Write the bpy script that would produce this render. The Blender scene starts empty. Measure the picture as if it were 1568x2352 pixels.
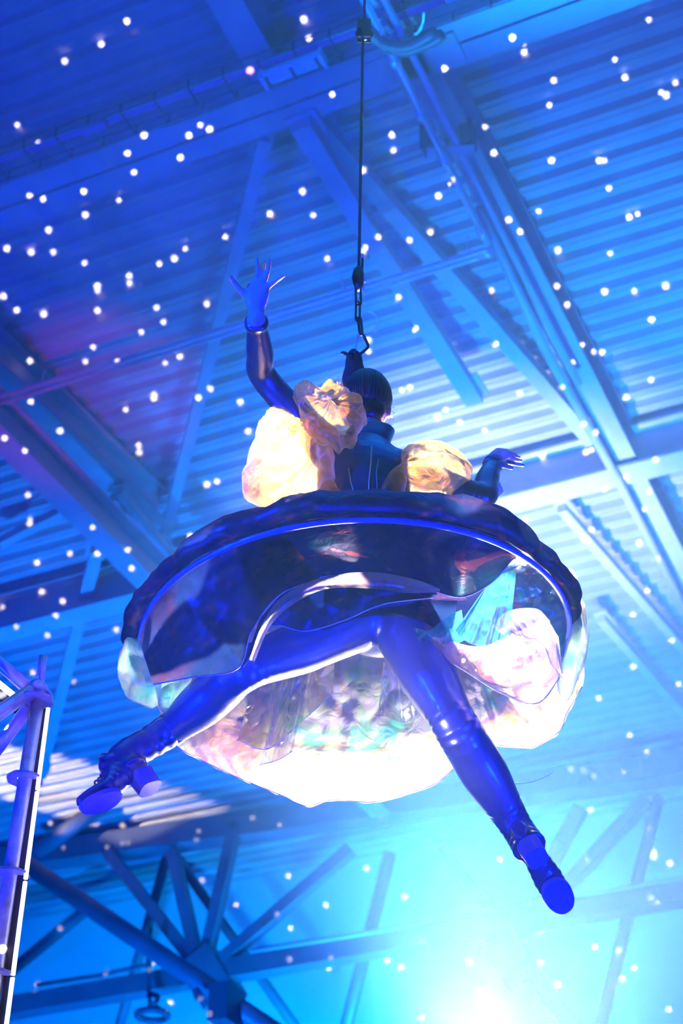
import bpy, bmesh, math, random
from mathutils import Vector, Matrix, noise, geometry
random.seed(7)
sc = bpy.context.scene
COL = sc.collection

# ------------------------------------------------------------------ camera
F, CX, CY = 3888.0, 784.0, 1176.0
CAM = Vector((0, 0, 1.6))
_u = Vector((888 - CX, CY + 4067, -F)).normalized()
_h = (Vector((0, 0, -1)) - Vector((0, 0, -1)).dot(_u) * _u).normalized()
_r = _h.cross(_u)
cam_data = bpy.data.cameras.new('camera')
cam = bpy.data.objects.new('camera', cam_data)
COL.objects.link(cam)
cam_data.sensor_fit = 'VERTICAL'
cam_data.sensor_height = 36.0
cam_data.lens = F * 36.0 / 2352.0
cam_data.clip_end = 200
R3 = Matrix((_r, _h, _u))          # camera axes -> world axes
cam.matrix_world = Matrix.Translation(CAM) @ R3.to_4x4()
cam_data.dof.use_dof = True
cam_data.dof.focus_distance = 4.95
cam_data.dof.aperture_fstop = 4.0
sc.camera = cam

def ray(x, y):
    v = Vector((x - CX, CY - y, -F))
    return Vector((v.dot(_r), v.dot(_h), v.dot(_u))).normalized()
def PY(x, y, Y):
    d = ray(x, y); return CAM + d * (Y / d.y)
def PZ(x, y, z):
    d = ray(x, y); return CAM + d * ((z - CAM.z) / d.z)
def PL(A, x, y, length, near=True):
    """point on the ray of pixel (x, y) at a given bone length from joint A"""
    d = ray(x, y); w = A - CAM; b = w.dot(d); c = w.length_squared - length ** 2
    disc = b * b - c
    if disc < 0: return CAM + d * b
    s = math.sqrt(disc)
    return CAM + d * (b - s if near else b + s)

# ------------------------------------------------------------------ view, world haze
sc.view_settings.view_transform = 'Standard'
sc.view_settings.look = 'None'
sc.view_settings.gamma = 1.0
sc.view_settings.use_curve_mapping = False
sc.view_settings.exposure = 0.0
world = bpy.data.worlds.new('haze')
sc.world = world
world.use_nodes = True
wn = world.node_tree
wn.nodes.clear()
wo = wn.nodes.new('ShaderNodeOutputWorld')
wb = wn.nodes.new('ShaderNodeBackground')
wb.inputs[0].default_value = (0, 0, 0, 1)
vs = wn.nodes.new('ShaderNodeVolumeScatter')
vs.inputs['Color'].default_value = (0.13, 0.52, 1.0, 1)
vs.inputs['Density'].default_value = 0.013
vs.inputs['Anisotropy'].default_value = 0.55
wn.links.new(wb.outputs[0], wo.inputs[0])
wn.links.new(vs.outputs[0], wo.inputs[1])
world.cycles.volume_sampling = 'EQUIANGULAR'
world.cycles.homogeneous_volume = True
cy = sc.cycles
cy.max_bounces = 5
cy.diffuse_bounces = 1
cy.glossy_bounces = 2
cy.transmission_bounces = 3
cy.volume_bounces = 0
cy.transparent_max_bounces = 12
cy.sample_clamp_indirect = 4.0
cy.use_denoising = True
cy.use_adaptive_sampling = True
cy.adaptive_threshold = 0.22
cy.adaptive_min_samples = 12

# ------------------------------------------------------------------ lights
def aim(o, target):
    d = Vector(target) - o.location
    o.rotation_euler = d.to_track_quat('-Z', 'Y').to_euler()
def spot(name, loc, target, color, power, angle, blend=0.5, radius=0.05):
    l = bpy.data.lights.new(name, 'SPOT')
    l.energy = power; l.color = color; l.spot_size = math.radians(angle); l.spot_blend = blend
    l.shadow_soft_size = radius
    o = bpy.data.objects.new(name, l); COL.objects.link(o)
    o.location = loc; aim(o, target)
    return o
def on_ray(x, y, Y): return PY(x, y, Y)
# white follow spot behind the performer, below the frame, shining up at her
spot('white_back_spot', PY(1120, 2460, 6.7), (0.10, 4.3, 4.4), (1.0, 0.88, 0.72), 1800, 41, 0.5, 0.08)
# white-cyan beam standing up behind her in the haze
spot('cyan_beam', PY(1040, 2700, 11.0), (1.2, 0.0, 12.6), (0.0, 0.31, 1.0), 38000, 70, 1.0, 0.10)
spot('white_roof_pool', PY(1150, 2900, 12.5), PZ(1130, 1180, 12.6), (0.85, 0.92, 1.0), 6500, 42, 1.0, 0.10)
spot('white_beam_core', PY(1040, 2620, 13.0), (1.75, 2.0, 5.8), (1.0, 0.45, 0.21), 38000, 40, 1.0, 0.10)
# cyan wash behind, same place on the floor, wide
spot('cyan_back_wash', PY(1500, 2900, 11.0), PZ(1650, 1200, 12.6), (0.0, 0.23, 1.0), 10500, 92, 1.0, 0.2)
spot('cyan_wall_wash', PY(900, 2900, 19.5), PY(930, 2280, 25.0), (0.0, 0.30, 1.0), 7000, 100, 1.0, 0.2)
# deep blue LED wash on the roof
spot('blue_roof_wash', (-7, 2, 0.4), PZ(250, 900, 12.6), (0.0, 0.02, 1.0), 9000, 110, 0.8, 0.3)
spot('blue_far_wash', (-4, 16, 0.4), PZ(250, 2000, 12.6), (0.0, 0.14, 1.0), 20000, 110, 0.8, 0.3)
spot('blue_right_wash', (5, 3, 0.4), PZ(1300, 500, 12.6), (0.0, 0.02, 1.0), 3500, 110, 0.8, 0.3)
# deep blue front light on the performer
spot('blue_front_spot', (0.9, -0.2, 0.4), (0.1, 4.1, 4.1), (0.0, 0.005, 1.0), 5000, 26, 0.5, 0.12)

spot('added_sleeve_fill', PY(1150, 2430, 9.5), (0.15, 4.3, 5.0), (1.0, 0.92, 0.72), 8000, 10, 0.5, 0.08)  # added lamp out of view, only brightens the gold sleeves from behind
spot('lavender_low_spot', (-2.6, 2.5, 1.2), (0.24, 4.05, 3.9), (0.80, 0.70, 1.0), 1100, 9, 0.6, 0.1)
spot('violet_scaffold_spot', (-0.4, 0.6, 0.8), PY(40, 1900, 4.6), (0.55, 0.42, 1.0), 420, 14, 0.6, 0.05)
spot('blue_side_spot', (-3.6, 1.6, 5.2), (0.0, 4.2, 4.8), (0.0, 0.03, 1.0), 3600, 24, 0.6, 0.15)

_t = PZ(70, 1790, 12.6)
spot('white_roof_flood', _t + Vector((-0.904, 0.4277, 0)) * 3.0 - Vector((0.4278, 0.9039, 0)) * 4.5 - Vector((0, 0, 2.0)), _t, (1.0, 1.0, 0.9), 2600, 17, 0.3, 0.05)
_t = PZ(265, 880, 12.6)
spot('magenta_roof_spot', (-5.0, 4.0, 0.6), _t, (1.0, 0.0, 0.75), 1700, 8.5, 0.8, 0.05)

# ------------------------------------------------------------------ helpers
def tag(o, label, cat, group=None, kind=None):
    if label: o['label'] = label
    if cat: o['category'] = cat
    if group: o['group'] = group
    if kind: o['kind'] = kind
    return o
def empty(name, loc, label, cat, group=None):
    o = bpy.data.objects.new(name, None); COL.objects.link(o); o.location = loc
    o.empty_display_size = 0.1
    return tag(o, label, cat, group)
def link_mesh(name, me, mat, parent=None, smooth=False):
    o = bpy.data.objects.new(name, me); COL.objects.link(o)
    if mat and not me.materials: me.materials.append(mat)
    if smooth:
        me.polygons.foreach_set('use_smooth', [True] * len(me.polygons))
    if parent:
        o.parent = parent
        if abs(parent.location.length) > 0 or parent.parent:
            base = Vector(parent.location)
            if parent.parent: base = base + parent.parent.location
            o.location = -base if not parent.get('_is_mesh') else Vector()
    return o
def make(name, verts, faces, mat, parent=None, smooth=False):
    """verts in world coordinates; the object's origin is moved to the mesh's own centre"""
    n = len(verts)
    c = Vector((sum(v[0] for v in verts) / n, sum(v[1] for v in verts) / n, sum(v[2] for v in verts) / n))
    me = bpy.data.meshes.new(name)
    me.from_pydata([tuple(Vector(v) - c) for v in verts], [], faces)
    me.update()
    o = bpy.data.objects.new(name, me); COL.objects.link(o)
    me.materials.append(mat)
    if smooth: me.polygons.foreach_set('use_smooth', [True] * len(me.polygons))
    o.location = c
    attach(o, parent)
    return o
WORLD_AT = {}
def attach(o, parent):
    """parent without rotation anywhere up the chain: keep the world place"""
    WORLD_AT[o.name] = Vector(o.location)
    if parent:
        o.parent = parent
        base = WORLD_AT.get(parent.name, Vector(parent.location))
        o.location = WORLD_AT[o.name] - base
class MB:
    def __init__(s): s.v = []; s.f = []
    def add(s, verts, faces):
        k = len(s.v); s.v += [Vector(p) for p in verts]; s.f += [[i + k for i in q] for q in faces]; return s
    def box_axes(s, c, ax, ay, az):
        c = Vector(c)
        vs_ = [c + ax * i + ay * j + az * k for i in (-1, 1) for j in (-1, 1) for k in (-1, 1)]
        return s.add(vs_, [(0, 1, 3, 2), (4, 6, 7, 5), (0, 4, 5, 1), (2, 3, 7, 6), (0, 2, 6, 4), (1, 5, 7, 3)])
    def extrude(s, prof, p0, p1, up=Vector((0, 0, 1)), closed=True):
        """profile [(side, up)] swept from p0 to p1"""
        p0, p1 = Vector(p0), Vector(p1); d = (p1 - p0).normalized()
        side = d.cross(up).normalized(); upv = side.cross(d).normalized()
        n = len(prof)
        vs_ = [p + side * a + upv * b for p in (p0, p1) for a, b in prof]
        fs = [(i, (i + 1) % n, n + (i + 1) % n, n + i) for i in range(n if closed else n - 1)]
        if closed: fs += [tuple(range(n))[::-1], tuple(range(n, 2 * n))]
        return s.add(vs_, fs)
    def tube(s, pts, rad, seg=10, cap=True, flat=None):
        """tube along points; rad number or list (number or (a, b)); flat: second axis direction hint"""
        pts = [Vector(p) for p in pts]; n = len(pts)
        rads = rad if isinstance(rad, (list, tuple)) else [rad] * n
        k = len(s.v)
        T = [(pts[min(i + 1, n - 1)] - pts[max(i - 1, 0)]).normalized() for i in range(n)]
        ref = Vector(flat) if flat is not None else (Vector((0, 0, 1)) if abs(T[0].z) < 0.9 else Vector((0, 1, 0)))
        nrm = (ref - ref.dot(T[0]) * T[0]).normalized()
        for i in range(n):
            nrm = (nrm - nrm.dot(T[i]) * T[i])
            if nrm.length < 1e-5: nrm = T[i].orthogonal()
            nrm.normalize()
            b = T[i].cross(nrm)
            ra, rb = rads[i] if isinstance(rads[i], (tuple, list)) else (rads[i], rads[i])
            for j in range(seg):
                a = 2 * math.pi * j / seg
                s.v.append(pts[i] + nrm * (ra * math.cos(a)) + b * (rb * math.sin(a)))
        for i in range(n - 1):
            for j in range(seg):
                a, b2 = k + i * seg + j, k + i * seg + (j + 1) % seg
                s.f.append([a, b2, b2 + seg, a + seg])
        if cap:
            s.f.append([k + j for j in range(seg)][::-1]); s.f.append([k + (n - 1) * seg + j for j in range(seg)])
        return s
    def ball(s, c, rx, ry=None, rz=None, rot=None, seg=16, rings=10):
        ry = ry or rx; rz = rz or rx; c = Vector(c); k = len(s.v); rot = rot or Matrix.Identity(3)
        s.v.append(c + rot @ Vector((0, 0, rz)))
        for i in range(1, rings):
            p = math.pi * i / rings
            for j in range(seg):
                a = 2 * math.pi * j / seg
                s.v.append(c + rot @ Vector((rx * math.sin(p) * math.cos(a), ry * math.sin(p) * math.sin(a), rz * math.cos(p))))
        s.v.append(c + rot @ Vector((0, 0, -rz)))
        last = len(s.v) - 1
        for j in range(seg):
            s.f.append([k, k + 1 + j, k + 1 + (j + 1) % seg])
            s.f.append([last, k + 1 + (rings - 2) * seg + (j + 1) % seg, k + 1 + (rings - 2) * seg + j])
        for i in range(rings - 2):
            for j in range(seg):
                a, b = k + 1 + i * seg + j, k + 1 + i * seg + (j + 1) % seg
                s.f.append([a, a + seg, b + seg, b])
        return s
    def build(s, name, mat, parent=None, smooth=False): return make(name, s.v, s.f, mat, parent, smooth)
def spline(pts, n):
    """Catmull-Rom resample of vectors to n points, uniform in chord length"""
    P = [Vector(p) for p in pts]
    if len(P) == 2: return [P[0].lerp(P[1], i / (n - 1)) for i in range(n)]
    L = [0.0]
    for a, b in zip(P, P[1:]): L.append(L[-1] + (b - a).length)
    out = []
    for i in range(n):
        t = L[-1] * i / (n - 1); k = 0
        while k < len(P) - 2 and t > L[k + 1]: k += 1
        u = (t - L[k]) / max(1e-9, L[k + 1] - L[k])
        p0 = P[k - 1] if k else P[0] * 2 - P[1]
        p3 = P[k + 2] if k + 2 < len(P) else P[-1] * 2 - P[-2]
        p1, p2 = P[k], P[k + 1]
        out.append(0.5 * ((2 * p1) + (p2 - p0) * u + (2 * p0 - 5 * p1 + 4 * p2 - p3) * u * u + (3 * p1 - p0 - 3 * p2 + p3) * u ** 3))
    return out

# ------------------------------------------------------------------ materials
def mat(name, base=(0.5, 0.5, 0.5), rough=0.5, metal=0.0, emit=None, strength=0.0, noise_scale=0, noise_amt=0.0, bump=0.0, bump_scale=20, coat=0.0, spec=0.5):
    m = bpy.data.materials.new(name); m.use_nodes = True
    nt = m.node_tree; b = nt.nodes['Principled BSDF']
    b.inputs['Base Color'].default_value = (*base, 1)
    b.inputs['Roughness'].default_value = rough
    b.inputs['Metallic'].default_value = metal
    b.inputs['Coat Weight'].default_value = coat
    b.inputs['Specular IOR Level'].default_value = spec
    if emit:
        b.inputs['Emission Color'].default_value = (*emit, 1); b.inputs['Emission Strength'].default_value = strength
    tc = nt.nodes.new('ShaderNodeTexCoord')
    if noise_scale:
        n = nt.nodes.new('ShaderNodeTexNoise'); n.inputs['Scale'].default_value = noise_scale; n.inputs['Detail'].default_value = 4
        r = nt.nodes.new('ShaderNodeMapRange')
        r.inputs[1].default_value = 0.3; r.inputs[2].default_value = 0.7
        r.inputs[3].default_value = 1 - noise_amt; r.inputs[4].default_value = 1 + noise_amt
        mx = nt.nodes.new('ShaderNodeVectorMath'); mx.operation = 'SCALE'; mx.inputs[0].default_value = base
        nt.links.new(tc.outputs['Object'], n.inputs['Vector']); nt.links.new(n.outputs[0], r.inputs[0])
        nt.links.new(r.outputs[0], mx.inputs['Scale']); nt.links.new(mx.outputs[0], b.inputs['Base Color'])
    if bump:
        n2 = nt.nodes.new('ShaderNodeTexNoise'); n2.inputs['Scale'].default_value = bump_scale; n2.inputs['Detail'].default_value = 3
        bp = nt.nodes.new('ShaderNodeBump'); bp.inputs['Strength'].default_value = bump; bp.inputs['Distance'].default_value = 0.01
        nt.links.new(tc.outputs['Object'], n2.inputs['Vector']); nt.links.new(n2.outputs[0], bp.inputs['Height']); nt.links.new(bp.outputs[0], b.inputs['Normal'])
    return m
M = {}
M['deck'] = mat('galvanised_deck', (0.46, 0.46, 0.47), 0.45, 0.25, noise_scale=1.5, noise_amt=0.15)
M['steel'] = mat('painted_steel', (0.48, 0.48, 0.50), 0.5, 0.1, noise_scale=3, noise_amt=0.10)
M['shadedsteel'] = mat('shaded_truss_steel', (0.13, 0.14, 0.17), 0.5, 0.1, noise_scale=3, noise_amt=0.15)  # far truss in shadow: the shade is put into a darker base colour
M['darksteel'] = mat('dark_steel', (0.10, 0.11, 0.13), 0.5, 0.3)
M['pipe'] = mat('pale_pipe', (0.92, 0.88, 0.95), 0.32, 0.6)
M['wall'] = mat('wall_render', (0.62, 0.62, 0.63), 0.8, noise_scale=0.5, noise_amt=0.12)
M['floor'] = mat('concrete_floor', (0.22, 0.22, 0.23), 0.7, noise_scale=2, noise_amt=0.2)
M['purplecable'] = mat('purple_cable', (0.62, 0.12, 0.45), 0.5)
M['rope'] = mat('dark_rope', (0.03, 0.03, 0.035), 0.7, bump=0.5, bump_scale=300)
M['chain'] = mat('blackened_steel', (0.05, 0.05, 0.06), 0.3, 0.9)
M['galv'] = mat('galvanised_tube', (0.62, 0.60, 0.66), 0.4, 0.5, noise_scale=30, noise_amt=0.2)
M['railblack'] = mat('matte_black_rail', (0.012, 0.012, 0.02), 0.8)
M['led'] = mat('led_tube_white', (1, 1, 1), 0.4, emit=(0.85, 0.92, 1.0), strength=2.2)
M['lens'] = mat('frosted_diffuser', (0.75, 0.8, 0.82), 0.25)
M['white'] = mat('white_paper', (0.85, 0.85, 0.85), 0.6)
M['skin'] = mat('skin', (0.62, 0.40, 0.32), 0.45, bump=0.15, bump_scale=120)
M['hair'] = mat('black_hair', (0.012, 0.011, 0.016), 0.36, bump=0.15, bump_scale=60)
M['band'] = mat('black_velvet_wrap', (0.008, 0.008, 0.011), 0.9)
M['suit'] = mat('shiny_stretch_suit', (0.20, 0.24, 0.52), 0.30, 0.75, bump=0.4, bump_scale=11, coat=0.3)
M['jacket'] = mat('dark_shiny_jacket', (0.025, 0.045, 0.19), 0.30, 0.75, bump=0.5, bump_scale=12, coat=0.4)
M['boot'] = mat('glossy_black_boot', (0.10, 0.12, 0.30), 0.25, 0.55, bump=0.5, bump_scale=14, coat=0.6)
M['sole'] = mat('rubber_sole', (0.16, 0.18, 0.40), 0.6)
M['piping'] = mat('gold_piping', (0.65, 0.5, 0.3), 0.3, 0.6)

def organza(name, tint, tint2, trans, translucency, gloss, scale=3.0, gcol=(0.8, 0.85, 1.0), grough=0.25, irid=True, edge=0.4, glint=None, wr=0.35):
    """sheer film: transparent + translucent + glossy, colour drifting across the cloth"""
    m = bpy.data.materials.new(name); m.use_nodes = True
    nt = m.node_tree; nt.nodes.clear()
    out = nt.nodes.new('ShaderNodeOutputMaterial')
    tc = nt.nodes.new('ShaderNodeTexCoord')
    n = nt.nodes.new('ShaderNodeTexNoise'); n.inputs['Scale'].default_value = scale; n.inputs['Detail'].default_value = 3; n.inputs['Distortion'].default_value = 1.2
    nt.links.new(tc.outputs['Object'], n.inputs['Vector'])
    ramp = nt.nodes.new('ShaderNodeValToRGB')
    cr = ramp.color_ramp
    cols = tint2 if irid else [tint, tint]
    pos = [0.32 + 0.36 * i / (len(cols) - 1) for i in range(len(cols))]
    while len(cr.elements) < len(cols): cr.elements.new(0.5)
    for e, p, c in zip(cr.elements, pos, cols): e.position = p; e.color = (*c, 1)
    lw = nt.nodes.new('ShaderNodeLayerWeight'); lw.inputs['Blend'].default_value = 0.35
    add = nt.nodes.new('ShaderNodeMath'); add.operation = 'ADD'
    ms = nt.nodes.new('ShaderNodeMath'); ms.operation = 'MULTIPLY'; ms.inputs[1].default_value = 0.25 if irid else 0.0
    nt.links.new(lw.outputs['Facing'], ms.inputs[0]); nt.links.new(n.outputs[0], add.inputs[0]); nt.links.new(ms.outputs[0], add.inputs[1])
    sub = nt.nodes.new('ShaderNodeMath'); sub.operation = 'SUBTRACT'; sub.inputs[1].default_value = 0.08 if irid else 0.0
    nt.links.new(add.outputs[0], sub.inputs[0]); nt.links.new(sub.outputs[0], ramp.inputs[0])
    # fine wrinkles
    n2 = nt.nodes.new('ShaderNodeTexNoise'); n2.inputs['Scale'].default_value = 14; n2.inputs['Detail'].default_value = 4; n2.inputs['Distortion'].default_value = 2.5
    nt.links.new(tc.outputs['Object'], n2.inputs['Vector'])
    bp = nt.nodes.new('ShaderNodeBump'); bp.inputs['Strength'].default_value = wr; bp.inputs['Distance'].default_value = 0.02
    nt.links.new(n2.outputs[0], bp.inputs['Height'])
    tr = nt.nodes.new('ShaderNodeBsdfTransparent'); tr.inputs[0].default_value = (*tint, 1)
    tl = nt.nodes.new('ShaderNodeBsdfTranslucent'); nt.links.new(ramp.outputs[0], tl.inputs[0]); nt.links.new(bp.outputs[0], tl.inputs['Normal'])
    gl = nt.nodes.new('ShaderNodeBsdfGlossy'); gl.inputs['Roughness'].default_value = grough; gl.inputs[0].default_value = (*gcol, 1)
    nt.links.new(bp.outputs[0], gl.inputs['Normal'])
    if glint:
        n3 = nt.nodes.new('ShaderNodeTexNoise'); n3.inputs['Scale'].default_value = 7; n3.inputs['Detail'].default_value = 5; n3.inputs['Distortion'].default_value = 1.5
        nt.links.new(tc.outputs['Object'], n3.inputs['Vector'])
        r3 = nt.nodes.new('ShaderNodeValToRGB'); e3 = r3.color_ramp.elements
        e3[0].position = 0.34; e3[0].color = (*glint[0], 1); e3[1].position = 0.42; e3[1].color = (*gcol, 1)
        x3 = e3.new(0.58); x3.color = (*gcol, 1); x4 = e3.new(0.63); x4.color = (*glint[1], 1)
        nt.links.new(n3.outputs[0], r3.inputs[0]); nt.links.new(r3.outputs[0], gl.inputs[0])
    m1 = nt.nodes.new('ShaderNodeMixShader')
    f2 = nt.nodes.new('ShaderNodeMath'); f2.operation = 'MULTIPLY_ADD'; f2.inputs[1].default_value = edge; f2.inputs[2].default_value = translucency; f2.use_clamp = True
    nt.links.new(lw.outputs['Facing'], f2.inputs[0]); nt.links.new(f2.outputs[0], m1.inputs[0])
    m2 = nt.nodes.new('ShaderNodeMixShader')
    g = nt.nodes.new('ShaderNodeMath'); g.operation = 'MULTIPLY_ADD'; g.inputs[1].default_value = gloss; g.inputs[2].default_value = gloss * 0.35
    nt.links.new(lw.outputs['Facing'], g.inputs[0])
    nt.links.new(tr.outputs[0], m1.inputs[1]); nt.links.new(tl.outputs[0], m1.inputs[2])
    nt.links.new(g.outputs[0], m2.inputs[0]); nt.links.new(m1.outputs[0], m2.inputs[1]); nt.links.new(gl.outputs[0], m2.inputs[2])
    nt.links.new(m2.outputs[0], out.inputs[0])
    return m
IRI = [(0.22, 0.85, 0.45), (0.72, 0.95, 0.45), (1.0, 0.95, 0.85), (1.0, 0.70, 0.48), (1.0, 0.92, 0.9), (0.60, 0.48, 1.0)]
M['org_bright'] = organza('iridescent_organza', (0.95, 0.93, 0.9), IRI, 0.4, 0.60, 0.10, 3.4)
M['org_pale'] = organza('pale_lavender_organza', (0.9, 0.9, 1.0), [(0.50, 0.42, 1.0), (0.78, 0.74, 1.0), (1, 0.82, 0.72), (0.85, 0.55, 0.85)], 0.4, 0.30, 0.26, 5.0, edge=0.6)
M['org_green'] = organza('green_sheen_organza', (0.75, 0.95, 0.85), [(0.1, 0.7, 0.45), (0.5, 0.95, 0.75), (0.9, 1.0, 0.85), (0.5, 0.8, 0.95)], 0.4, 0.5, 0.3, 5.0)
M['org_teal'] = organza('teal_organza', (0.4, 0.75, 0.9), [(0.05, 0.45, 0.6), (0.1, 0.7, 0.7), (0.15, 0.2, 0.8)], 0.4, 0.45, 0.3, 5.0)
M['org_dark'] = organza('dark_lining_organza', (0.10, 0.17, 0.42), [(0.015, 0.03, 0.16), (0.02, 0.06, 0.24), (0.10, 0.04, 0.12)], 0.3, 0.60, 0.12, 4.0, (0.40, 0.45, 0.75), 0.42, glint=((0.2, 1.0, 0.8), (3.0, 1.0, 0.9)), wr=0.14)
M['org_gold'] = organza('gold_organza', (1.0, 0.9, 0.68), [(1.0, 0.62, 0.18), (1.0, 0.78, 0.36), (1.0, 0.90, 0.62)], 0.35, 0.30, 0.14, 6.0, (1.0, 0.85, 0.6), edge=0.6, wr=0.8)
M['highlight'] = organza('pink_highlight_organza', (0.95, 0.85, 0.85), [(1.0, 0.55, 0.5), (0.95, 0.9, 0.9), (0.8, 0.95, 1.0)], 0.3, 0.6, 0.5, 6.0, (1.0, 0.9, 0.9))  # pale pink of the hem highlight, put into the cloth colour
M['hem'] = mat('rolled_hem', (0.85, 0.8, 0.85), 0.35, 0.2)
M['hoop'] = mat('blue_hoop_casing', (0.35, 0.4, 0.75), 0.35, 0.3)

# ------------------------------------------------------------------ hall shell
ROOF = 12.6
d1 = Vector((-0.90392, 0.42770, 0)).normalized()   # along the ribs
d2 = Vector((0.42776, 0.90389, 0)).normalized()    # along the hall
PITCH = 0.25
prof = [(0.0, 0.0), (0.035, 0.0), (0.042, 0.012), (0.060, 0.012), (0.067, 0.0), (0.10, 0.0), (0.122, 0.08), (0.228, 0.08)]
n0, n1 = -36, 102
vv, ff = [], []
wall_d = PZ(326, 2064, ROOF).dot(d2)
k = 0
lines = []
for i in range(n0, n1):
    for a, b in prof:
        lines.append((i * PITCH + a, ROOF + b))
lines = [q for q in lines if q[0] < wall_d + 0.05]
for a, z in lines:
    for s in (-45, 30):
        p = d2 * a + d1 * s
        vv.append((p.x, p.y, z))
for i in range(len(lines) - 1):
    ff.append((2 * i, 2 * i + 1, 2 * i + 3, 2 * i + 2))
o = make('ceiling', vv, ff, M['deck']); tag(o, 'ribbed metal roof deck lit deep blue', 'ceiling', kind='structure')
mb = MB()
pw0, pw1 = d2 * wall_d + d1 * 45, d2 * wall_d - d1 * 30
mb.box_axes((d2 * (wall_d + 0.1)) + d1 * 7 + Vector((0, 0, 6.4)), d1 * 38, d2 * 0.1, Vector((0, 0, 6.4)))
o = mb.build('wall_back', M['wall']); tag(o, 'plain pale end wall behind the far truss', 'wall', kind='structure')
mb = MB().box_axes(Vector((0, 8, -0.05)), d1 * 45, d2 * 30, Vector((0, 0, 0.05)))
o = mb.build('floor', M['floor']); tag(o, 'grey concrete hall floor', 'floor', kind='structure')

# ------------------------------------------------------------------ roof steel
def isec(w, h, t=0.02):
    a, b, c = w / 2, h, t / 2
    return [(-a, 0), (a, 0), (a, t), (c, t), (c, b - t), (a, b - t), (a, b), (-a, b), (-a, b - t), (-c, b - t), (-c, t), (-a, t)]
def box(w, h): return [(-w / 2, 0), (w / 2, 0), (w / 2, h), (-w / 2, h)]
def seg_z(x0, y0, x1, y1, z, ext0=0.0, ext1=0.0):
    a, b = PZ(x0, y0, z), PZ(x1, y1, z); d = (b - a).normalized()
    return a - d * ext0, b + d * ext1
def ibeam(name, label, px, z, w, h, group=None, ext=(0, 0), parts=None, m='steel'):
    a, b = seg_z(*px, z, *ext)
    root = empty(name, (a + b) / 2 , label, 'beam', group)
    a2, h2 = w / 2, h
    MB().extrude(box(w, 0.03), a, b).build('bottom_flange', M[m], root)
    MB().extrude(box(0.025, h - 0.06), a + Vector((0, 0, 0.03)), b + Vector((0, 0, 0.03))).build('web', M[m], root)
    MB().extrude(box(w, 0.03), a + Vector((0, 0, h - 0.03)), b + Vector((0, 0, h - 0.03))).build('top_flange', M[m], root)
    return root, a, b
# near double-channel beam across the top of the picture
aA, bA = seg_z(0, 482, 1330, 0, 12.05, 3, 6)
root = empty('roof_beam', (aA + bA) / 2, 'wide double steel beam with a dark slot crossing the top of the hall', 'beam', 'beams across the hall')
sd = (bA - aA).normalized().cross(Vector((0, 0, 1)))
for s in (-1, 1):
    off = sd * (s * 0.115)
    ch = MB()
    ch.extrude(box(0.205, 0.02), aA + off, bA + off)
    ch.extrude(box(0.02, 0.5), aA + off * 1.85, bA + off * 1.85)
    ch.build('channel', M['steel'], root)
MB().extrude(box(0.44, 0.02), aA + Vector((0, 0, 0.5)), bA + Vector((0, 0, 0.5))).build('top_plate', M['steel'], root)
for (x, y) in ((905, 160), (985, 130)):
    p = PZ(x, y, 12.04); dd = (bA - aA).normalized()
    MB().box_axes(p, dd * 0.25, sd * 0.14, Vector((0, 0, 0.008))).build('splice_plate', M['steel'], root)
# second cross beam (seen left and right of the performer)
ibeam('roof_beam', 'steel beam crossing behind the hoop skirt at half height of the picture', (0, 1462, 1568, 1058), 12.0, 0.30, 0.5, 'beams across the hall', (4, 4))
# third cross beam: top chord of the far truss is built with it below
# right primary beam with pipes
ibeam('roof_girder', 'long steel girder running down the right side beside the bright pipe', (890, 0, 1610, 1400), 12.1, 0.24, 0.45, 'girders along the hall', (3, 6))
ibeam('roof_girder', 'upper steel girder at the left edge with magenta light patches', (0, 868, 320, 1172), 12.15, 0.28, 0.4, 'girders along the hall', (4, 0.3))
ibeam('roof_girder', 'lower steel girder at the left edge running behind the skirt', (0, 1010, 420, 1425), 11.3, 0.26, 0.40, 'girders along the hall', (4, 5))
ibeam('roof_girder', 'short steel girder at the top edge ending above the strip light', (514, 0, 607, 160), 12.2, 0.26, 0.38, 'girders along the hall', (3, 0.4))
# flat diagonal wind braces
def brace(label, px, z, w, h=0.10, ext=(0, 0), z2=None):
    a = PZ(px[0], px[1], z); b = PZ(px[2], px[3], z if z2 is None else z2); d = (b - a).normalized()
    a -= d * ext[0]; b += d * ext[1]
    root = empty('roof_brace', a, label, 'brace', 'diagonal roof braces')
    MB().extrude(box(w, h), a, b).build('bar', M['steel'], root)
    for q, s in ((a, 1), (b, -1)):
        sd_ = d.cross(Vector((0, 0, 1))).normalized()
        MB().box_axes(q + d * (0.12 * s) + Vector((0, 0, h + 0.008)), d * 0.16, sd_ * (w * 0.8), Vector((0, 0, 0.008))).build('end_plate', M['steel'], root)
    return root
brace('diagonal roof brace behind the rope, left of the pair', (690, 296, 1090, 930), 11.9, 0.17, 0.12)
brace('diagonal roof brace right of the rope, running to the outstretched hand', (712, 276, 1362, 1022), 12.25, 0.15, 0.12)
brace('thin long roof brace passing behind the raised arm', (607, 325, 366, 1290), 12.2, 0.11, 0.11)
brace('pale roof brace at the right edge beside the skirt', (1290, 1175, 1600, 1530), 12.2, 0.10, 0.10)
brace('faint roof brace at the right edge below the skirt', (1380, 1428, 1600, 1678), 12.2, 0.10, 0.10)
brace('upright brace at the left edge behind the scaffold', (222, 1272, 92, 1790), 12.2, 0.14, 0.12)
brace('short brace fanning from the left girder, nearer the skirt', (272, 1135, 385, 1275), 12.0, 0.09, 0.09)
brace('short brace fanning from the left girder, nearer the wall', (262, 1150, 312, 1285), 12.0, 0.09, 0.09)
brace('low brace at the left edge under the lower girder', (0, 1255, 150, 1180), 12.2, 0.10, 0.10)

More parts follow.
